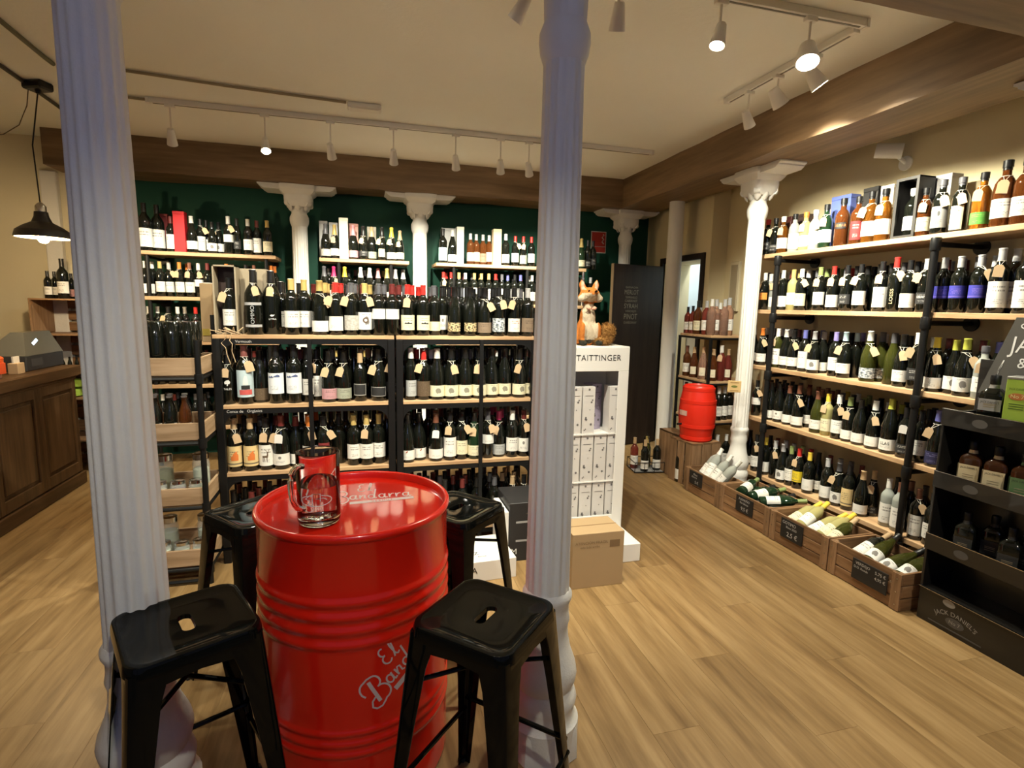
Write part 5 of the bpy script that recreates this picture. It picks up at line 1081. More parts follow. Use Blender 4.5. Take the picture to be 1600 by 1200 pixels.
# ================================================================== CART WITH JARS
CX1, CX0, CY0, CY1 = -.815, -1.26, 3.05, 3.38
ct = thing('rolling_cart', 'black pipe cart with wooden trays of jars left of the rack', 'cart', (CX0, CY0, 0)); CW = CX1-CX0; CD = CY1-CY0
TZ = [1.125, .79, .445, .108]
for x in (0, CW):
    for y in (0, CD): MB().cyl((x, y, 0), (x, y, 1.42 if y else 1.30), .0145, seg=12).build('post', M_BLACK, ct)
for z in TZ:
    MB().box(.012, CW-.012, .01, CD-.01, z-.012, z, .001).build('tray_base', M_CART, ct)
    for (x0, x1_, y0_, y1_) in ((.014, CW-.014, .0, .014), (.014, CW-.014, CD-.014, CD)): MB().box(x0, x1_, y0_, y1_, z-.005, z+.085, .002).build('tray_board', M_CART, ct)
    for x in (0, CW-.0): MB().box(x-.006, x+.008, .018, CD-.018, z-.005, z+.085, .002).build('tray_board', wood('cart_wood_y', (.30, .19, .10), (.46, .32, .19), (.58, .43, .28), 'Y', 1, .6, .2), ct)
    for y in (0, CD): MB().cyl((0, y, z-.022), (CW, y, z-.022), .011, seg=10).build('rail', M_BLACK, ct)
    for x in (0, CW): MB().cyl((x, 0, z-.022), (x, CD, z-.022), .011, seg=10).build('rail', M_BLACK, ct)
    for x in (0, CW): MB().lathe([(.02, -.025), (.021, .0), (.02, .025)], 12, Matrix.Translation((x, 0, z-.022))).build('pipe_joint', M_BLACK, ct)
MB().cyl((0, 0, .02), (CW, 0, .02), .009, seg=8).build('rail', M_BLACK, ct)
GC = 'goods on the pipe cart'
n = 0
for r in range(2):
    for k in range(6):
        x = CX1-.05-k*.072; y = CY0+.06+r*.095
        if x < CX0+.04: continue
        make_bottle('bdx', 'k', None, None, (x, y, TZ[0]+.265), f'upturned dark bottle, {ORD[k]} from right in the {("front", "rear")[r]} row of cart top', GC, 0, 0, .88, (PI, 0, 0))
for r in range(2):
    for k in range(5):
        x = CX1-.09-k*.068-r*.02; y = CY0+.06+r*.08
        if x < CX0+.04: continue
        make_bottle('ber', 'b' if (k+r) % 3 == 0 else 'k', 's', 'W' if r == 0 else None, (x, y, TZ[1]), f'small beer bottle, {ORD[k]} from right in the {("front", "rear")[r]} row of cart\'s upper tray', GC, 0, 0, .95)
jb_, jl, jc = MB().lathe([(.034, 0), (.038, .006), (.038, .085), (.034, .098), (.031, .102)], 20).mesh('jar', 50), MB().lathe([(.033, .1), (.035, .102), (.035, .116), (.030, .118)], 20).mesh('lid', 40), MB().lathe([(.030, .004), (.0345, .009), (.0345, .072), (.03, .076)], 16).mesh('food', 40)
JAR_GLASS = P('jar_glass', (.85, .9, .86), .05)
JAR_GLASS.node_tree.nodes['Principled BSDF'].inputs['Alpha'].default_value = .28
def jar(label, x, y, z, col, s=1.0, sz=1.0, lid=M_CHROME):
    t = thing('jar', label, 'jar', (x, y, z), 0, GC); t.scale = (s, s, s*sz)
    obj('glass', jb_, JAR_GLASS, t); obj('lid', jl, lid, t); obj('contents', jc, P('jar_'+col[0], col[1], .5), t)
MULTI = [('olive', (.40, .42, .20)), ('plum', (.20, .05, .09)), ('cream', (.75, .70, .52)), ('sage', (.58, .64, .50))]
for k in range(5):
    x = CX1-.055-k*.088
    if x > CX0+.04: jar(f'glass preserve jar, {ORD[k]} from right in the front of cart\'s third tray', x, CY0+.055, TZ[2], MULTI[[0, 1, 2, 2, 3][k]], 1.0)
    if k in (0, 2, 4) and x > CX0+.04: jar(f'tall glass jar, {ORD[k//2]} from right at the back of cart\'s third tray', x-.005, CY0+.17, TZ[2], MULTI[(3, 0, 3)[k//2]], 1.12, 1.75)
for k in range(5):
    x = CX1-.055-k*.088
    if x > CX0+.04: jar(f'pale green preserve tin, {ORD[k]} from right in the front of cart\'s lowest tray', x, CY0+.055, TZ[3], MULTI[3], 1.0, 1.0 if k % 2 else 1.05)
    if k in (0, 2, 4) and x > CX0+.04: jar(f'tall pale green tin, {ORD[k//2]} from right at the back of cart\'s lowest tray', x, CY0+.17, TZ[3], MULTI[3], 1.1, 1.7)
# ================================================================== COUNTER
CXF, CYE = -2.25, 5.04
co = thing('shop_counter', 'brown panelled wooden counter at the left edge', 'counter', (CXF, CYE, 0)); CL = 2.6; CHt = .968
MB().box(-.60, 0, -CL, 0, .10, .88, .002).build('carcass', M_COUNTER, co)
MB().box(-.66, .05, -CL-.03, .04, .885, CHt, .008).build('worktop', M_COUNTERY, co); MB().box(-.63, .022, -CL, .02, .86, .888, .006).build('cornice', M_COUNTERY, co)
MB().box(-.62, .03, -CL, .03, 0, .10, .006).build('plinth', M_COUNTERY, co)
n = 5; pw_ = CL/n
for k in range(n):
    y1 = -k*pw_; y0 = y1-pw_
    fr_ = MB(); fr_.box(0, .018, y0, y0+.05, .11, .86, .002); fr_.box(0, .018, y1-.05, y1, .11, .86, .002); fr_.box(0, .018, y0+.05, y1-.05, .11, .19, .002); fr_.box(0, .018, y0+.05, y1-.05, .79, .86, .002); f1 = fr_.build('panel_frame', M_COUNTER, co)
    MB().box(0, .010, y0+.075, y1-.075, .215, .765, .006).build('raised_panel', M_COUNTER, co)
# cash register
rq = thing('cash_register', 'dark grey till with slanted screen on the counter', 'cash register', (-2.42, 4.86, CHt))
MR = P('till_grey', (.035, .037, .042), .4)
MB().box(-.18, .10, -.26, .24, 0, .11, .006).build('drawer', MR, rq)
MB().add([(.10, -.26, .11), (.10, .24, .11), (-.18, .24, .11), (-.18, -.26, .11), (.02, -.10, .27), (.02, .24, .27), (-.06, .24, .27), (-.06, -.10, .27)], [(0, 1, 5, 4), (1, 2, 6, 5), (2, 3, 7, 6), (3, 0, 4, 7), (4, 5, 6, 7), (0, 3, 2, 1)]).build('screen_hood', P('till_hood', (.10, .10, .09), .25), rq, 0)
MB().box(.1, .102, -.20, -.06, .03, .085).build('keypad', P('keypad', (.06, .062, .07), .4), rq, 0)
sc_ = MB(); a_ = Vector((.099, -.12, .118)); sc_.obox((.055, -.04, .20), (.004, .09, .018), (.35, -.47, 0)); sc_.build('screen_glow', P('screen', (.5, .7, .8), .3, emit=(.55, .8, 1), es=3), rq, 0)
ro = thing('snack_tub', 'orange-lidded plastic tub of sweets on the counter at the left edge', 'tub', (-2.36, 4.24, CHt))
MB().lathe([(.07, 0), (.085, .10)], 24).build('tub', P('tub_pink', (.62, .35, .30), .4), ro); MB().lathe([(.088, .10), (.09, .13), (.08, .14)], 24).build('lid', P('tub_orange', (.72, .12, .03), .35), ro); MB().box(.05, .092, -.04, .03, .03, .1).build('paper_label', P('tub_red', (.70, .10, .03), .5), ro)
wbk = thing('wooden_block', 'small beige card holder beside the till', 'card holder', (-2.33, 4.50, CHt)); MB().box(-.03, .03, -.04, .04, 0, .075, .003).build('block', P('beech', (.52, .38, .24), .6), wbk); MB().box(-.005, .005, -.035, .035, .07, .12).build('card', M_BOXWHITE, wbk, 0)
# crates stacked into a shelf behind the counter
for k, (z, h) in enumerate(((0, .30), (.30, .36), (.66, .22), (.88, .32), (1.20, .29))):
    t = thing('stacked_crate', ['lowest', 'second lowest', 'middle', 'second highest', 'topmost'][k]+' of the old wooden crates stacked behind the counter', 'crate', (-2.62, 5.30, z), 0, 'crates stacked behind the counter')
    Wc = .58
    MB().box(0, .014, 0, .36, 0, h-.012, .002).build('side_board', M_CRATEZ, t); MB().box(Wc-.014, Wc, 0, .36, 0, h-.012, .002).build('side_board', M_CRATEZ, t)
    MB().box(0, Wc, 0, .36, h-.016, h-.002, .002).build('top_board', M_CRATEX, t)
    for q in range(3): MB().box(.014, Wc-.014, .346, .358, .01+q*h/3, h/3-.012+q*h/3, .001).build('slat', M_CRATEX, t)
for k, (px, kd, s, lb_) in enumerate(((75, 'bdx', .74, 'W'), (86, 'bdx', .74, 'W'), (99, 'bdx', 1.08, 'W'), (112, 'bdx', .7, 'P'), (124, 'bdx', .78, 'W'))):
    make_bottle(kd, 'k', 'k', lb_, (X_of(px, 5.38+.08*(k % 2), 1.6), 5.38+.08*(k % 2), 1.488), ['first small', 'second small', 'tallest', 'small pink-labelled', 'last small'][k]+' dark bottle on the crates behind the counter', 'bottles on the crate shelf', 0, 0, s)
for k, (z, nm) in enumerate(((.878, 'upper'), (.80, 'lower'))):
    pass
gpk = P('pack_green', (.24, .36, .05), .4)
for k in range(2):
    x = X_of(110+k*3, 5.42, .98); t = thing('green_packet', ('lower', 'upper')[k]+' green food packet on the crate shelf behind the till', 'packet', (x, 5.42, .66 + 0 + .08*k - .0))
    MB().lathe([(.05, 0), (.075, .012), (.075, .06), (.05, .075)], 20, sq=4).build('packet', gpk, t); MB().box(-.03, .03, -.079, -.074, .02, .05).build('paper_label', P('pack_light', (.45, .5, .2), .5), t)
for k in range(3):
    x = X_of(92+k*11, 5.42, 1.3); make_bottle('ber', 'k', 'k', 'W', (x, 5.42, .872), ORD[k]+' small jar-like bottle from left on the crate shelf', 'bottles on the crate shelf', 0, 0, .55)
# ================================================================== WOODEN CRATES WITH LYING BOTTLES
XC0, XC1, CH_ = 2.60, 2.93, .205
CYS = [3.89, 3.425, 2.885, 2.405, 1.955]
cn = ['farthest', 'second farthest', 'third', 'nearest']
def chalk(parent, W, H, strokes, tx):
    for s in strokes:
        b = MB().ribbon(s, .006, .0008); b.xf(lambda p: Vector((p.y-.0005, -p.x, p.z))); b.build('chalk_mark', M_CHALK, parent, 0)
for k in range(4):
    y1, y0 = CYS[k]-.004, CYS[k+1]+.004; L = y1-y0; D = (.205 if k == 0 else XC1-XC0)
    t = thing('wine_crate', cn[k]+' wooden wine crate on the floor with small chalkboard and lying bottles', 'crate', (XC0, (y0+y1)/2, 0), 0, 'wooden wine crates along the right wall'); hl = L/2
    for q in range(3):
        z0, z1 = .004+q*.068, .004+q*.068+.062
        MB().box(0, .012, -hl, hl, z0, z1, .002).build('slat', M_CRATE, t); MB().box(D-.012, D, -hl, hl, z0, z1, .002).build('slat', M_CRATE, t)
        MB().box(.012, D-.012, -hl, -hl+.014, z0, z1, .002).build('end_board', M_CRATEX, t); MB().box(.012, D-.012, hl-.014, hl, z0, z1, .002).build('end_board', M_CRATEX, t)
    for y in (-hl+.014, hl-.034): MB().box(.012, .032, y, y+.02, .004, .2, .002).build('corner_post', M_CRATEZ, t)
    for y in (-hl, hl-.05): MB().box(-.006, 0, y, y+.05, .004, .2, .001).build('batten', M_CRATEZ, t)
    MB().box(.012, D-.012, -hl+.014, hl-.014, .006, .018).build('bottom', M_CRATE, t, 0)
    nl = MB()
    for q in range(3):
        for y in (-hl+.02, hl-.02): nl.cyl((-.007, y, .035+q*.068), (-.009, y, .035+q*.068), .004, seg=6)
    nl.build('nails', M_CHROME, t)
    straw = MB(); rs = random.Random(20+k)
    for _ in range(140):
        p = Vector((rs.uniform(.03, D-.03), rs.uniform(-hl+.03, hl-.03), rs.uniform(.05, .10))); d = Vector((rs.uniform(-1, 1), rs.uniform(-1, 1), rs.uniform(-.2, .3))).normalized()*rs.uniform(.02, .05)
        s_ = d.cross(Vector((0, 0, 1))).normalized()*.0025; straw.add([p-d-s_, p-d+s_, p+d+s_, p+d-s_], [(0, 1, 2, 3)])
    so_ = straw.build('straw', P('straw', (.55, .40, .24), .7), t, 0); so_['kind'] = 'stuff'
    bz0, bz1 = ((.085, .195), (.075, .19), (.065, .19), (.055, .17))[k]; bl, br = ((.35, -.70), (.10, -.78), (.30, -.25), (.10, -.50))[k]
    yl, yr = ((hl-.075, hl-.245), (hl-.20, hl-.375), (hl-.105, hl-.285), (hl-.165, hl-.375))[k]
    cbd = MB().box(-.012, -.006, yr, yl, bz0, bz1, .001).build('chalkboard', M_CHALKB, t)
    ym = (yl+yr)/2; hw_ = abs(yl-yr)/2
    def wr(txt, sz, dy, z, rot=0):
        text_on('chalk_lettering', txt, sz, M_CHALK, cbd, (-.0125, ym+dy, z), (0, -1, 0), (0, 0, 1), .0006)
    if k == 0: wr('Blanc', .026, .0, bz1-.022); wr('Xarel·lo', .022, .015, bz1-.045); wr('5 €', .034, -.02, bz0+.026)
    if k == 1: wr('ALBARIÑO', .024, .0, bz1-.02); wr('Rias Baixas', .020, .0, bz1-.045); wr('9,5 €', .036, -.01, bz0+.028)
    if k == 2: wr('GOTIMO', .028, .02, bz1-.022); wr('Blanc 2020', .020, .0, bz1-.048); wr('2,5 €', .042, -.01, bz0+.032)
    if k == 3: wr('VERDEJO', .022, .04, bz1-.02); wr('D.O. Rueda', .018, .05, bz1-.044); wr('5,75 €', .024, -.065, bz1-.025); wr('4,95 €', .024, -.065, bz1-.056)
    # bottles lying in the crate, bases to the front, necks raised to the back
    specs = {0: [('c', 'w', 'WT', -.02), ('c', 'w', 'WT', .06), ('c', 'w', 'W', -.10), ('c', 'w', 'W', .13)], 1: [('g', 'k', 'W', a) for a in (.15, .075, .0, -.075, -.15)], 2: [('y', 'Y', 'C', .16), ('y', 'Y', 'W', .08), ('y', 'Y', 'W', .0), ('y', 'Y', 'C', -.08), ('o', 'e', 'C', -.16)], 3: [('k', 'e', 'WT', .13), ('o', 'k', 'WA', .045), ('o', 'k', 'WA', -.035), ('o', 'k', 'WA', -.14)]}[k]
    for j, (g_, c_, l_, dy) in enumerate(specs):
        kd = 'bur' if k == 3 and j else 'bdx'
        tilt = (.62, 1.32, 1.12, 1.15)[k]
        # local +z (neck) points to +X and up; label side (-y) turned upward
        rot = (Matrix.Rotation((.18 if k else .5)*math.sin(j*2.1)-(0 if k else .2), 4, 'Z') @ Matrix.Rotation(tilt, 4, 'Y') @ Matrix.Rotation(-PI/2+.3, 4, 'Z')).to_euler()
        make_bottle(kd, g_, c_, l_, (XC0+.055+.02*(j % 2), (y0+y1)/2+dy, .115+.012*(j % 2)), f'{GL[g_][0]} bottle lying in the {cn[k]} wine crate, {ORD[j]} from left', 'bottles lying in the wine crates', 0, 0, 1.0, rot)
    if k == 1:
        for j in range(3):
            rot = (Matrix.Rotation(.5-.5*j, 4, 'Z') @ Matrix.Rotation(1.45, 4, 'Y') @ Matrix.Rotation(-PI/2+.3, 4, 'Z')).to_euler()
            make_bottle('bdx', 'g', 'g', 'W', (XC0+.05, (y0+y1)/2+.10-.10*j, .185), f'green bottle lying across the top of the second farthest crate, {ORD[j]} from left', 'bottles lying in the wine crates', 0, 0, 1.0, rot)
# ================================================================== ROSE RACK, BARREL, CRATE, CARRIER
RX, RY0, RY1 = 2.92, 4.12, 4.605
rk = thing('rose_rack', 'small dark metal rack of rosé bottles beyond the right column', 'rack', (RX, RY0, 0)); z1_ = atx(1075, 521, RX).z; z2_ = atx(1106, 596, RX).z; z3_ = z2_-.36
for z in (z1_, z2_, z3_, .08):
    MB().box(0, X1-RX-.02, 0, RY1-RY0, z-.025, z, .003).build('shelf_board', M_SHELF, rk); MB().tube([(0, 0, z-.03), (0, RY1-RY0, z-.03)], .010, 8).build('rail', M_BLACK, rk); MB().tube([(0, 0, z-.03), (X1-RX-.02, 0, z-.03)], .010, 8).build('rail', M_BLACK, rk)
for x in (0, X1-RX-.03):
    for y in (0, RY1-RY0): MB().box(x-.011, x+.011, y-.011, y+.011, 0, z1_-.02, .002).build('post', M_BLACK, rk)
GR = 'rosé wines on the small rack'
def rose_spot(px, z, r):                # from the front edge of the corner rack inwards along the sight line
    d = ray(px, 560).copy(); t0 = None; k = 0
    for i in range(400):
        y = RY0+.045+i*.003; x = X_of(px, y, z+.12)
        if x < RX+.045: continue
        if y > RY1-.045 or x > X1-.08: break
        if t0 is None: t0 = (x, y)
        if clear(x, y, z, r): t0 = (x, y); break
    if t0 is None:
        t0 = (RX+.042, RY1-.042)
        while not clear(*t0, z, r) and t0[1] > RY0+.05: t0 = (t0[0], t0[1]-.004)
    PLACED.append((*t0, z, r)); return t0
for j, (px, g_, c_, l_, s, dd) in enumerate(((1074, 'R', 'k', 'W', .82, .06), (1082, 'R', 'k', 'W', .85, .06), (1090, 'b', 'k', 'C', 1.0, .1), (1094, 'r', 's', 'W', .8, .04), (1103, 'R', 's', 'W', 1.0, .07), (1111, 'r', 'w', None, 1.05, .12), (1118, 'r', 's', 'W', 1.05, .16), (1124, 'R', 'w', 'W', .95, .05), (1131, 'r', 's', None, 1.05, .12), (1138, 'r', 's', 'W', 1.1, .07))):
    xx, y = rose_spot(px, z1_, body_r('bdx', s))
    make_bottle('bdx', g_, c_, l_, (xx, y, z1_), f'{GL[g_][0]} bottle, {ORD[j]} from left on the top of the small rosé rack', GR, -.7, 0, s)
for j, (px, g_, c_, l_, s, kd) in enumerate(((1073, 'b', 'n', 'W', .95, 'bdx'), (1084, 'b', 'e', 'SC', .95, 'bur'), (1098, 'r', 'e', 'SC', 1.0, 'bur'), (1114, 'b', 'e', 'SC', .95, 'bur'), (1126, 'R', 'w', None, 1.05, 'bdx'), (1137, 'R', 'e', 'SC', .95, 'bur'))):
    xx, y = rose_spot(px, z2_, body_r(kd, s))
    make_bottle(kd, g_, c_, l_, (xx, y, z2_), f'{GL[g_][0]} bottle, {ORD[j]} from left on the second shelf of the rosé rack', GR, -.7, 1 if j == 4 else 0, s)
for j, px in enumerate((1071, 1081, 1122, 1131, 1139)):
    xx, y = rose_spot(px, z3_, body_r('bdx', 1.0))
    make_bottle('bdx', 'k', 'd' if j < 2 else 'w', 'W' if j > 1 else None, (xx, y, z3_), f'dark bottle, {ORD[j]} from left on the third shelf of the rosé rack', GR, -.5, 0, 1.0)
for j, px in enumerate((1120, 1134)):
    xx = X_of(px, RY0+.06, .25); make_bottle('bdx', 'k', 'w', 'W', (xx, RY0+.06, .08), f'dark bottle with white cap, {ORD[j]} from left at the foot of rosé rack', GR, -.5, 0, 1.0)
bq = Vector((X_of(1088, 4.06, .5), 4.06, 0)); CT = aty(1090, 686, 4.06).z
cr = thing('upright_crate', 'upright wooden crate carrying the small red barrel', 'crate', (bq.x, bq.y, 0), .12)
hw = .15
for q in range(3):
    MB().box(-hw+.103*q-.0, -hw+.103*q+.094, -.15, -.138, 0, CT, .002).build('slat', M_CRATEZ, cr); MB().box(-hw+.103*q, -hw+.103*q+.094, .138, .15, 0, CT, .002).build('slat', M_CRATEZ, cr)
    MB().box(-hw, -hw+.012, -.138+.1*q, -.138+.1*q+.085, 0, CT, .002).build('slat', M_CRATEZ, cr)
MB().box(-hw, hw, -.15, .15, CT-.014, CT+.0, .002).build('top_board', M_CRATEX, cr); MB().box(hw-.012, hw, -.138, .138, 0, CT-.014).build('side_board', M_CRATEZ, cr, 0)
ba = thing('red_barrel', 'small bright red barrel standing on the upright wooden crate', 'barrel', (bq.x, bq.y, CT))
BH_ = aty(1090, 602, 4.06).z-CT; Rb = .15
prb = [(Rb*.80, 0), (Rb*.84, .008)]+[(Rb*(.84+.20*math.sin(PI*i/16)), .008+(BH_-.016)*i/16) for i in range(1, 16)]+[(Rb*.84, BH_-.008), (Rb*.80, BH_), (Rb*.76, BH_-.012), (.001, BH_-.012)]
MBR = P('barrel_red', (.70, .025, .010), .35)
MB().lathe(prb, 40).build('body', MBR, ba, 40)
for f in (.06, .28, .72, .94): r = Rb*(.84+.20*math.sin(PI*f)); MB().lathe([(r-.002, BH_*f-.016), (r+.004, BH_*f-.014), (r+.004, BH_*f+.014), (r-.002, BH_*f+.016)], 40, caps=False).build('hoop', MBR, ba)
MB().cyl((-Rb*.98, .0, BH_*.30), (-Rb*1.28, .0, BH_*.30), .010).build('tap', M_BLACK, ba); 
pb = MB(); pb.v = []; 
for i in range(7):
    th = math.radians(168+i*6)
    for z in (.47, .56): r = Rb*(.84+.20*math.sin(PI*z))+.003; pb.v.append((r*math.cos(th), r*math.sin(th), BH_*z))
pb.f = [(2*i, 2*i+2, 2*i+3, 2*i+1) for i in range(6)]; pb.build('paper_label', P('barrel_label', (.62, .40, .33), .6), ba)
g2 = thing('upright_crate', 'grey weathered crate end beside the thin pole', 'crate', (X_of(1054, 4.25, .2), 4.30, 0), 0)
MB().box(-.05, -.035, -.15, .15, 0, .40, .002).build('side_board', M_CRATEZ, g2); MB().box(-.035, .10, -.15, -.138, 0, .40, .002).build('slat', M_CRATEZ, g2); MB().box(-.035, .1, .138, .15, 0, .40, .002).build('slat', M_CRATEZ, g2); MB().box(-.05, .1, -.15, .15, .388, .40, .002).build('top_board', M_CRATEX, g2)
q = atz(1065, 754, 0); make_bottle('bdx', 'k', 'k', 'WL', (q.x, q.y+.04, 0), 'dark bottle with white label standing on the floor before the barrel crate', None, -.4, 1, 1.1)
q = atz(1018, 740, 0)
wc = thing('wire_carrier', 'low wire carrier holding bottles on the floor by the pole', 'bottle carrier', (q.x, q.y+.12, 0), -.15)
cb_ = MB()
for z in (.012, .10): cb_.tube([(-.14, -.11, z), (.14, -.11, z), (.14, .11, z), (-.14, .11, z)], .004, 6, True)
for x in (-.14, -.047, .047, .14):
    for y in (-.11, .11): cb_.cyl((x, y, .008), (x, y, .1), .003, seg=6)
    cb_.cyl((x, -.11, .01), (x, .11, .01), .003, seg=6)
cb_.build('wire_frame', M_BLACK, wc); MB().tube([(0, -.11, .1), (0, -.07, .30), (0, 0, .35), (0, .07, .30), (0, .11, .1)], .005, 8).build('handle', M_BLACK, wc); MB().box(-.138, .138, -.108, .108, .006, .012).build('tray', M_GREY, wc, 0)
for j, (dx, dy, g_, c_, l_, nm) in enumerate(((-.095, .05, 'R', 'e', 'W', 'red-tinted bottle with beige cap'), (-.045, -.06, 'k', 'e', 'WL', 'dark bottle with cream cap at the front'), (.085, -.05, 'k', 'e', 'WL', 'dark bottle with cream cap nearest the pole'), (.04, .06, 'o', 'y', None, 'olive bottle at the rear'))):
    make_bottle('bdx', g_, c_, l_, (q.x+dx, q.y+.12+dy, .012), nm+' in the wire carrier', 'bottles in the wire carrier', -.2, 0, .98)
q = atz(1040, 738, 0); make_bottle('bur', 'R', 'd', None, (q.x+.03, q.y+.10, 0), 'red-tinted bottle standing on the floor between carrier and crate', None, 0, 0, 1.0)
# small wooden notice on the right column
nq = aty(1148, 604, 3.53)
nt_ = thing('wood_notice', 'small wooden plaque hung on the right column', 'sign', (nq.x, 3.535, nq.z), -.55); MB().box(-.048, .048, -.006, 0, -.045, .045, .002).build('plaque', P('plaque', (.55, .38, .17), .6), nt_)
MB().lathe([(.018, 0), (.018, .0008)], 12, Matrix.Translation((0, -.006, .0)) @ Matrix.Rotation(PI/2, 4, 'X') @ Matrix.Diagonal((1.3, .5, 1, 1))).build('emblem', P('plaque_ink', (.12, .14, .03), .6), nt_, 0)
for z in (.03, -.032): MB().box(-.03, .03, -.0068, -.006, z-.003, z+.003).build('print_line', P('plaque_ink2', (.25, .15, .05), .6), nt_, 0)
# framed strip on the far right wall
fs = thing('wall_frame', 'narrow pale frame on the wall behind the right column', 'picture frame', (X1, Y_of(1146, X1-.02, 1.7), 1.72)); MB().box(-.025, 0, -.07, .07, -.22, .24, .003).build('frame', P('frame_cream', (.62, .55, .38), .6), fs); MB().box(-.028, -.024, -.045, .045, -.19, .21).build('picture', P('frame_pic', (.35, .29, .19), .6), fs, 0)
# ================================================================== BLACK WHISKEY STAND
JX, JY1, JY0 = 2.66, 1.915, 1.42; JD = .205
js = thing('whiskey_stand', 'black tiered whiskey display stand at the right edge', 'display stand', (JX, (JY0+JY1)/2, 0)); hl = (JY1-JY0)/2
MJ = P('stand_black', (.012, .011, .010), .28, coat=.25); M_JW = P('stand_print', (.30, .29, .27), .6); M_JD = P('stand_print_dim', (.075, .07, .065), .6)
MB().box(0, JD, -hl, hl, 0, .17, .004).build('base', MJ, js)
MB().box(0, JD, hl-.012, hl, .17, 1.05, .002).build('side_panel', MJ, js); MB().box(0, JD, -hl, -hl+.012, .17, 1.05, .002).build('side_panel', MJ, js); MB().box(JD-.012, JD, -hl, hl, .17, 1.30, .002).build('back_panel', MJ, js)
for z in (.445, .760, 1.065):
    MB().box(.0, JD-.012, -hl+.012, hl-.012, z-.075, z-.062).build('shelf', MJ, js, 0)
    lp_ = MB().box(-.008, .0, -hl, hl, z-.08, z, .002).build('shelf_lip', MJ, js); MB().box(-.0085, .001, -hl, hl, z-.001, z+.0015).build('edge_strip', M_CHROME, lp_, 0)
    e_ = MB(); e_.lathe([(.026, 0), (.026, .0008)], 20, Matrix.Translation((-.0085, hl-.17, z-.042)) @ Matrix.Rotation(-PI/2, 4, 'Y') @ Matrix.Diagonal((.75, 1.25, 1, 1))); e_.build('emblem', M_JD, lp_, 0)
def arc_text(txt, size, R0, y, z, parent, mat, x, bend=1.0):
    b = text_mb(txt, size)
    b.xf(lambda p: Vector((x, y-(R0+p.y)*math.sin(p.x/R0), z+(R0+p.y)*math.cos(p.x/R0)-R0))); return b.build('lettering', mat, parent, 0)
MB().box(-.0085, .001, -hl, hl, .169, .1715).build('edge_strip', M_CHROME, js, 0)
lg = MB(); lg.lathe([(.024, 0), (.024, .0008)], 20, Matrix.Translation((-.0005, hl-.145, .145)) @ Matrix.Rotation(-PI/2, 4, 'Y') @ Matrix.Diagonal((.7, 1.2, 1, 1))); lg.build('emblem', M_JW, js, 0)
arc_text("JACK DANIEL'S", .030, .16, hl-.18, .102, js, M_JW, -.001)
ov = MB(); ov.lathe([(.042, 0), (.042, .0008)], 28, Matrix.Translation((-.0005, hl-.18, .063)) @ Matrix.Rotation(-PI/2, 4, 'Y') @ Matrix.Diagonal((.52, 1, 1, 1))); ov.build('emblem', M_JD, js, 0)
text_on('lettering', 'No 7', .024, M_JW, js, (-.002, hl-.18, .063), (0, -1, 0), (0, 0, 1))
MB().box(-.0012, 0, hl-.30, hl-.06, .020, .026).build('print_line', M_JD, js, 0)
GJ = 'whiskey bottles on the black stand'
sqm = lambda: None
def sq_bottle(label, x, y, z, s, glass, lab, cap, rz=-PI/2+.35, labz=(.02, .12)):
    t = thing('whiskey_bottle', label, 'bottle', (x, y, z), rz, GJ); t.scale = (s,)*3
    b = MB(); hb = .041
    b.lathe([(hb*.94, 0), (hb, .004), (hb, .140), (hb*.93, .152), (hb*.55, .168)], 32, sq=9); b.lathe([(.022, .164), (.0165, .174), (.0150, .178), (.0150, .215)], 18); b.build('glass', glass, t, 40)
    MB().lathe([(.0175, .186), (.0185, .188), (.0185, .222), (.016, .226)], 18).build('capsule', cap, t, 40)
    MB().lathe([(.019, .168), (.0162, .182), (.0162, .187)], 18, caps=False).build('neck_band', lab, t, 40)
    l = MB(); l.box(-hb*.92, hb*.92, -hb-.0012, -hb-.0004, *labz); l.box(-hb-.0012, -hb-.0004, -hb*.92, hb*.92, *labz); lo_ = l.build('label', lab, t, 0)
    text_on('lettering', "JACK DANIEL'S", .013, M_INK, lo_, (0, -hb-.0013, labz[1]-.014), (1, 0, 0), (0, 0, 1), sx=.72)
    for zz2 in (.3, .45, .55): MB().box(-hb*.5, hb*.5, -hb-.0018, -hb-.0012, labz[0]+(labz[1]-labz[0])*zz2, labz[0]+(labz[1]-labz[0])*zz2+.003).build('print_line', P('print_brown', (.25, .2, .12), .6), lo_, 0)
    return t
M_HON = P('honey_label', (.60, .50, .30), .6); M_SIL = P('silver_label', (.30, .29, .28), .5); M_GRN = P('apple_label', (.10, .18, .07), .5)
for j, (px, lab, nm) in enumerate(((1518, M_HON, 'left cream-labelled whiskey bottle on the middle tier of the stand'), (1557, M_HON, 'right cream-labelled whiskey bottle on the middle tier of the stand'), (1600, M_GRN, 'green-labelled whiskey bottle cut off by the right edge'))):
    sq_bottle(nm, JX+.075, Y_of(px, JX+.075, .80), .70, 1.0, P('whiskey_dark', (.045, .016, .006), .05, coat=.3), lab, M_BLACK, labz=(.012, .118))
for j, px in enumerate((1510, 1553, 1580, 1604)):
    jd = JX+.055+.085*(j % 2); sq_bottle(f'black-labelled whiskey bottle, {ORD[j]} from left on the stand\'s lower tier', jd, Y_of(px, jd, .5), .385, .92, GL['k'][1], P('jd_black', (.03, .03, .028), .5), M_BLACK, labz=(.03, .10))
sq_bottle('wide whiskey bottle with arched silver label on top of the stand', JX+.07, Y_of(1550, JX+.07, 1.10), 1.005, 1.05, GL['k'][1], M_SIL, M_BLACK, labz=(.075, .125))
gy = Y_of(1592, JX+.06, 1.12)
gt = thing('green_tin', 'bright green whiskey gift box on top of the black stand', 'gift box', (JX+.06, gy-.004, 1.005), -PI/2+.25)
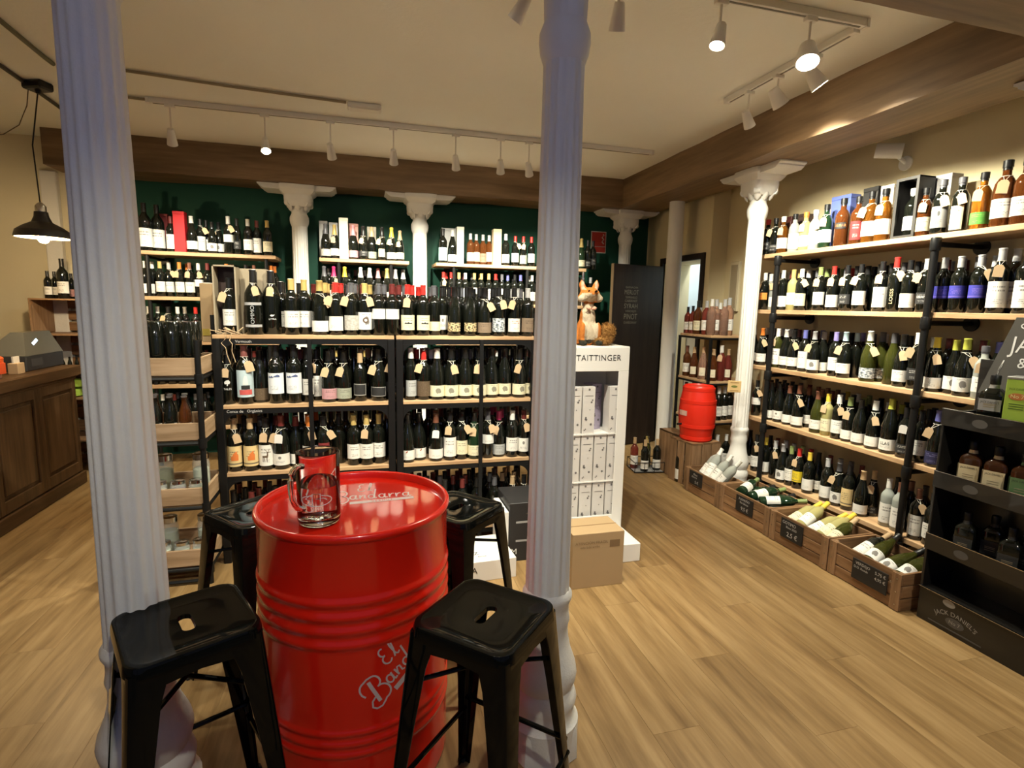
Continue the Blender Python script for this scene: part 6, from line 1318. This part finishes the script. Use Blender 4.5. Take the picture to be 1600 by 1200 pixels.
MB().box(-.043, .043, -.043, .043, 0, .232, .003).build('box', P('tin_green', (.28, .40, .05), .45), gt); MB().box(-.044, .044, -.044, .044, .232, .245, .003).build('lid', P('tin_lid', (.30, .30, .28), .3, .5), gt)
e_ = MB(); e_.lathe([(.03, 0), (.03, .0008)], 20, Matrix.Translation((0, -.0435, .160)) @ Matrix.Rotation(PI/2, 4, 'X') @ Matrix.Diagonal((1, .5, 1, 1))); e_.build('emblem', P('tin_red', (.40, .14, .04), .5), gt, 0)
text_on('lettering', 'No 7', .022, P('tin_cream', (.62, .55, .25), .5), gt, (0, -.0448, .160), (1, 0, 0), (0, 0, 1)); text_on('lettering', "JACK DANIEL'S", .013, P('tin_dkgreen', (.08, .13, .02), .5), gt, (0, -.0436, .192), (1, 0, 0), (0, 0, 1), sx=.7)
for z in (.125, .115, .105): MB().box(-.025, .025, -.0438, -.0430, z, z+.004).build('print_line', P('tin_dkgreen', (.08, .13, .02), .5), gt, 0)
MB().box(-.03, .03, -.0438, -.0430, .045, .053).build('print_line', P('tin_red', (.40, .14, .04), .5), gt, 0)
# the tilted sign
sgn = thing('whiskey_sign', 'grey slanted board with white hand lettering behind the green box', 'sign', (JX+.172, Y_of(1548, JX+.172, 1.25), 1.20), -PI/2)
out = [(-.04, -.06), (.36, -.06), (.36, .30), (.075, .30)]
MB().prism(out, -.004, .004, Matrix.Rotation(PI/2, 4, 'X')).build('board', P('sign_grey', (.085, .082, .075), .45), sgn, 0)
text_on('lettering', 'JACK', .105, M_PWHITE, sgn, (.070, -.0045, .175), (1, 0, 0), (.10, 0, 1), .0008, 'LEFT', sx=.85); text_on('lettering', '&', .065, M_PWHITE, sgn, (.125, -.0045, .095), (1, 0, 0), (0, 0, 1), .0008)
fl = MB(); fl.ribbon(arc(.135, .262, .035, .014, 20, 330, 16), .005, .001); fl.ribbon([(.052, .105), (.040, .07), (.030, .035), (.038, .06), (.047, .085)], .005, .001); fl.xf(lambda p: p+Vector((0, -.0045, 0))); fl.build('flourish', M_PWHITE, sgn, 0)
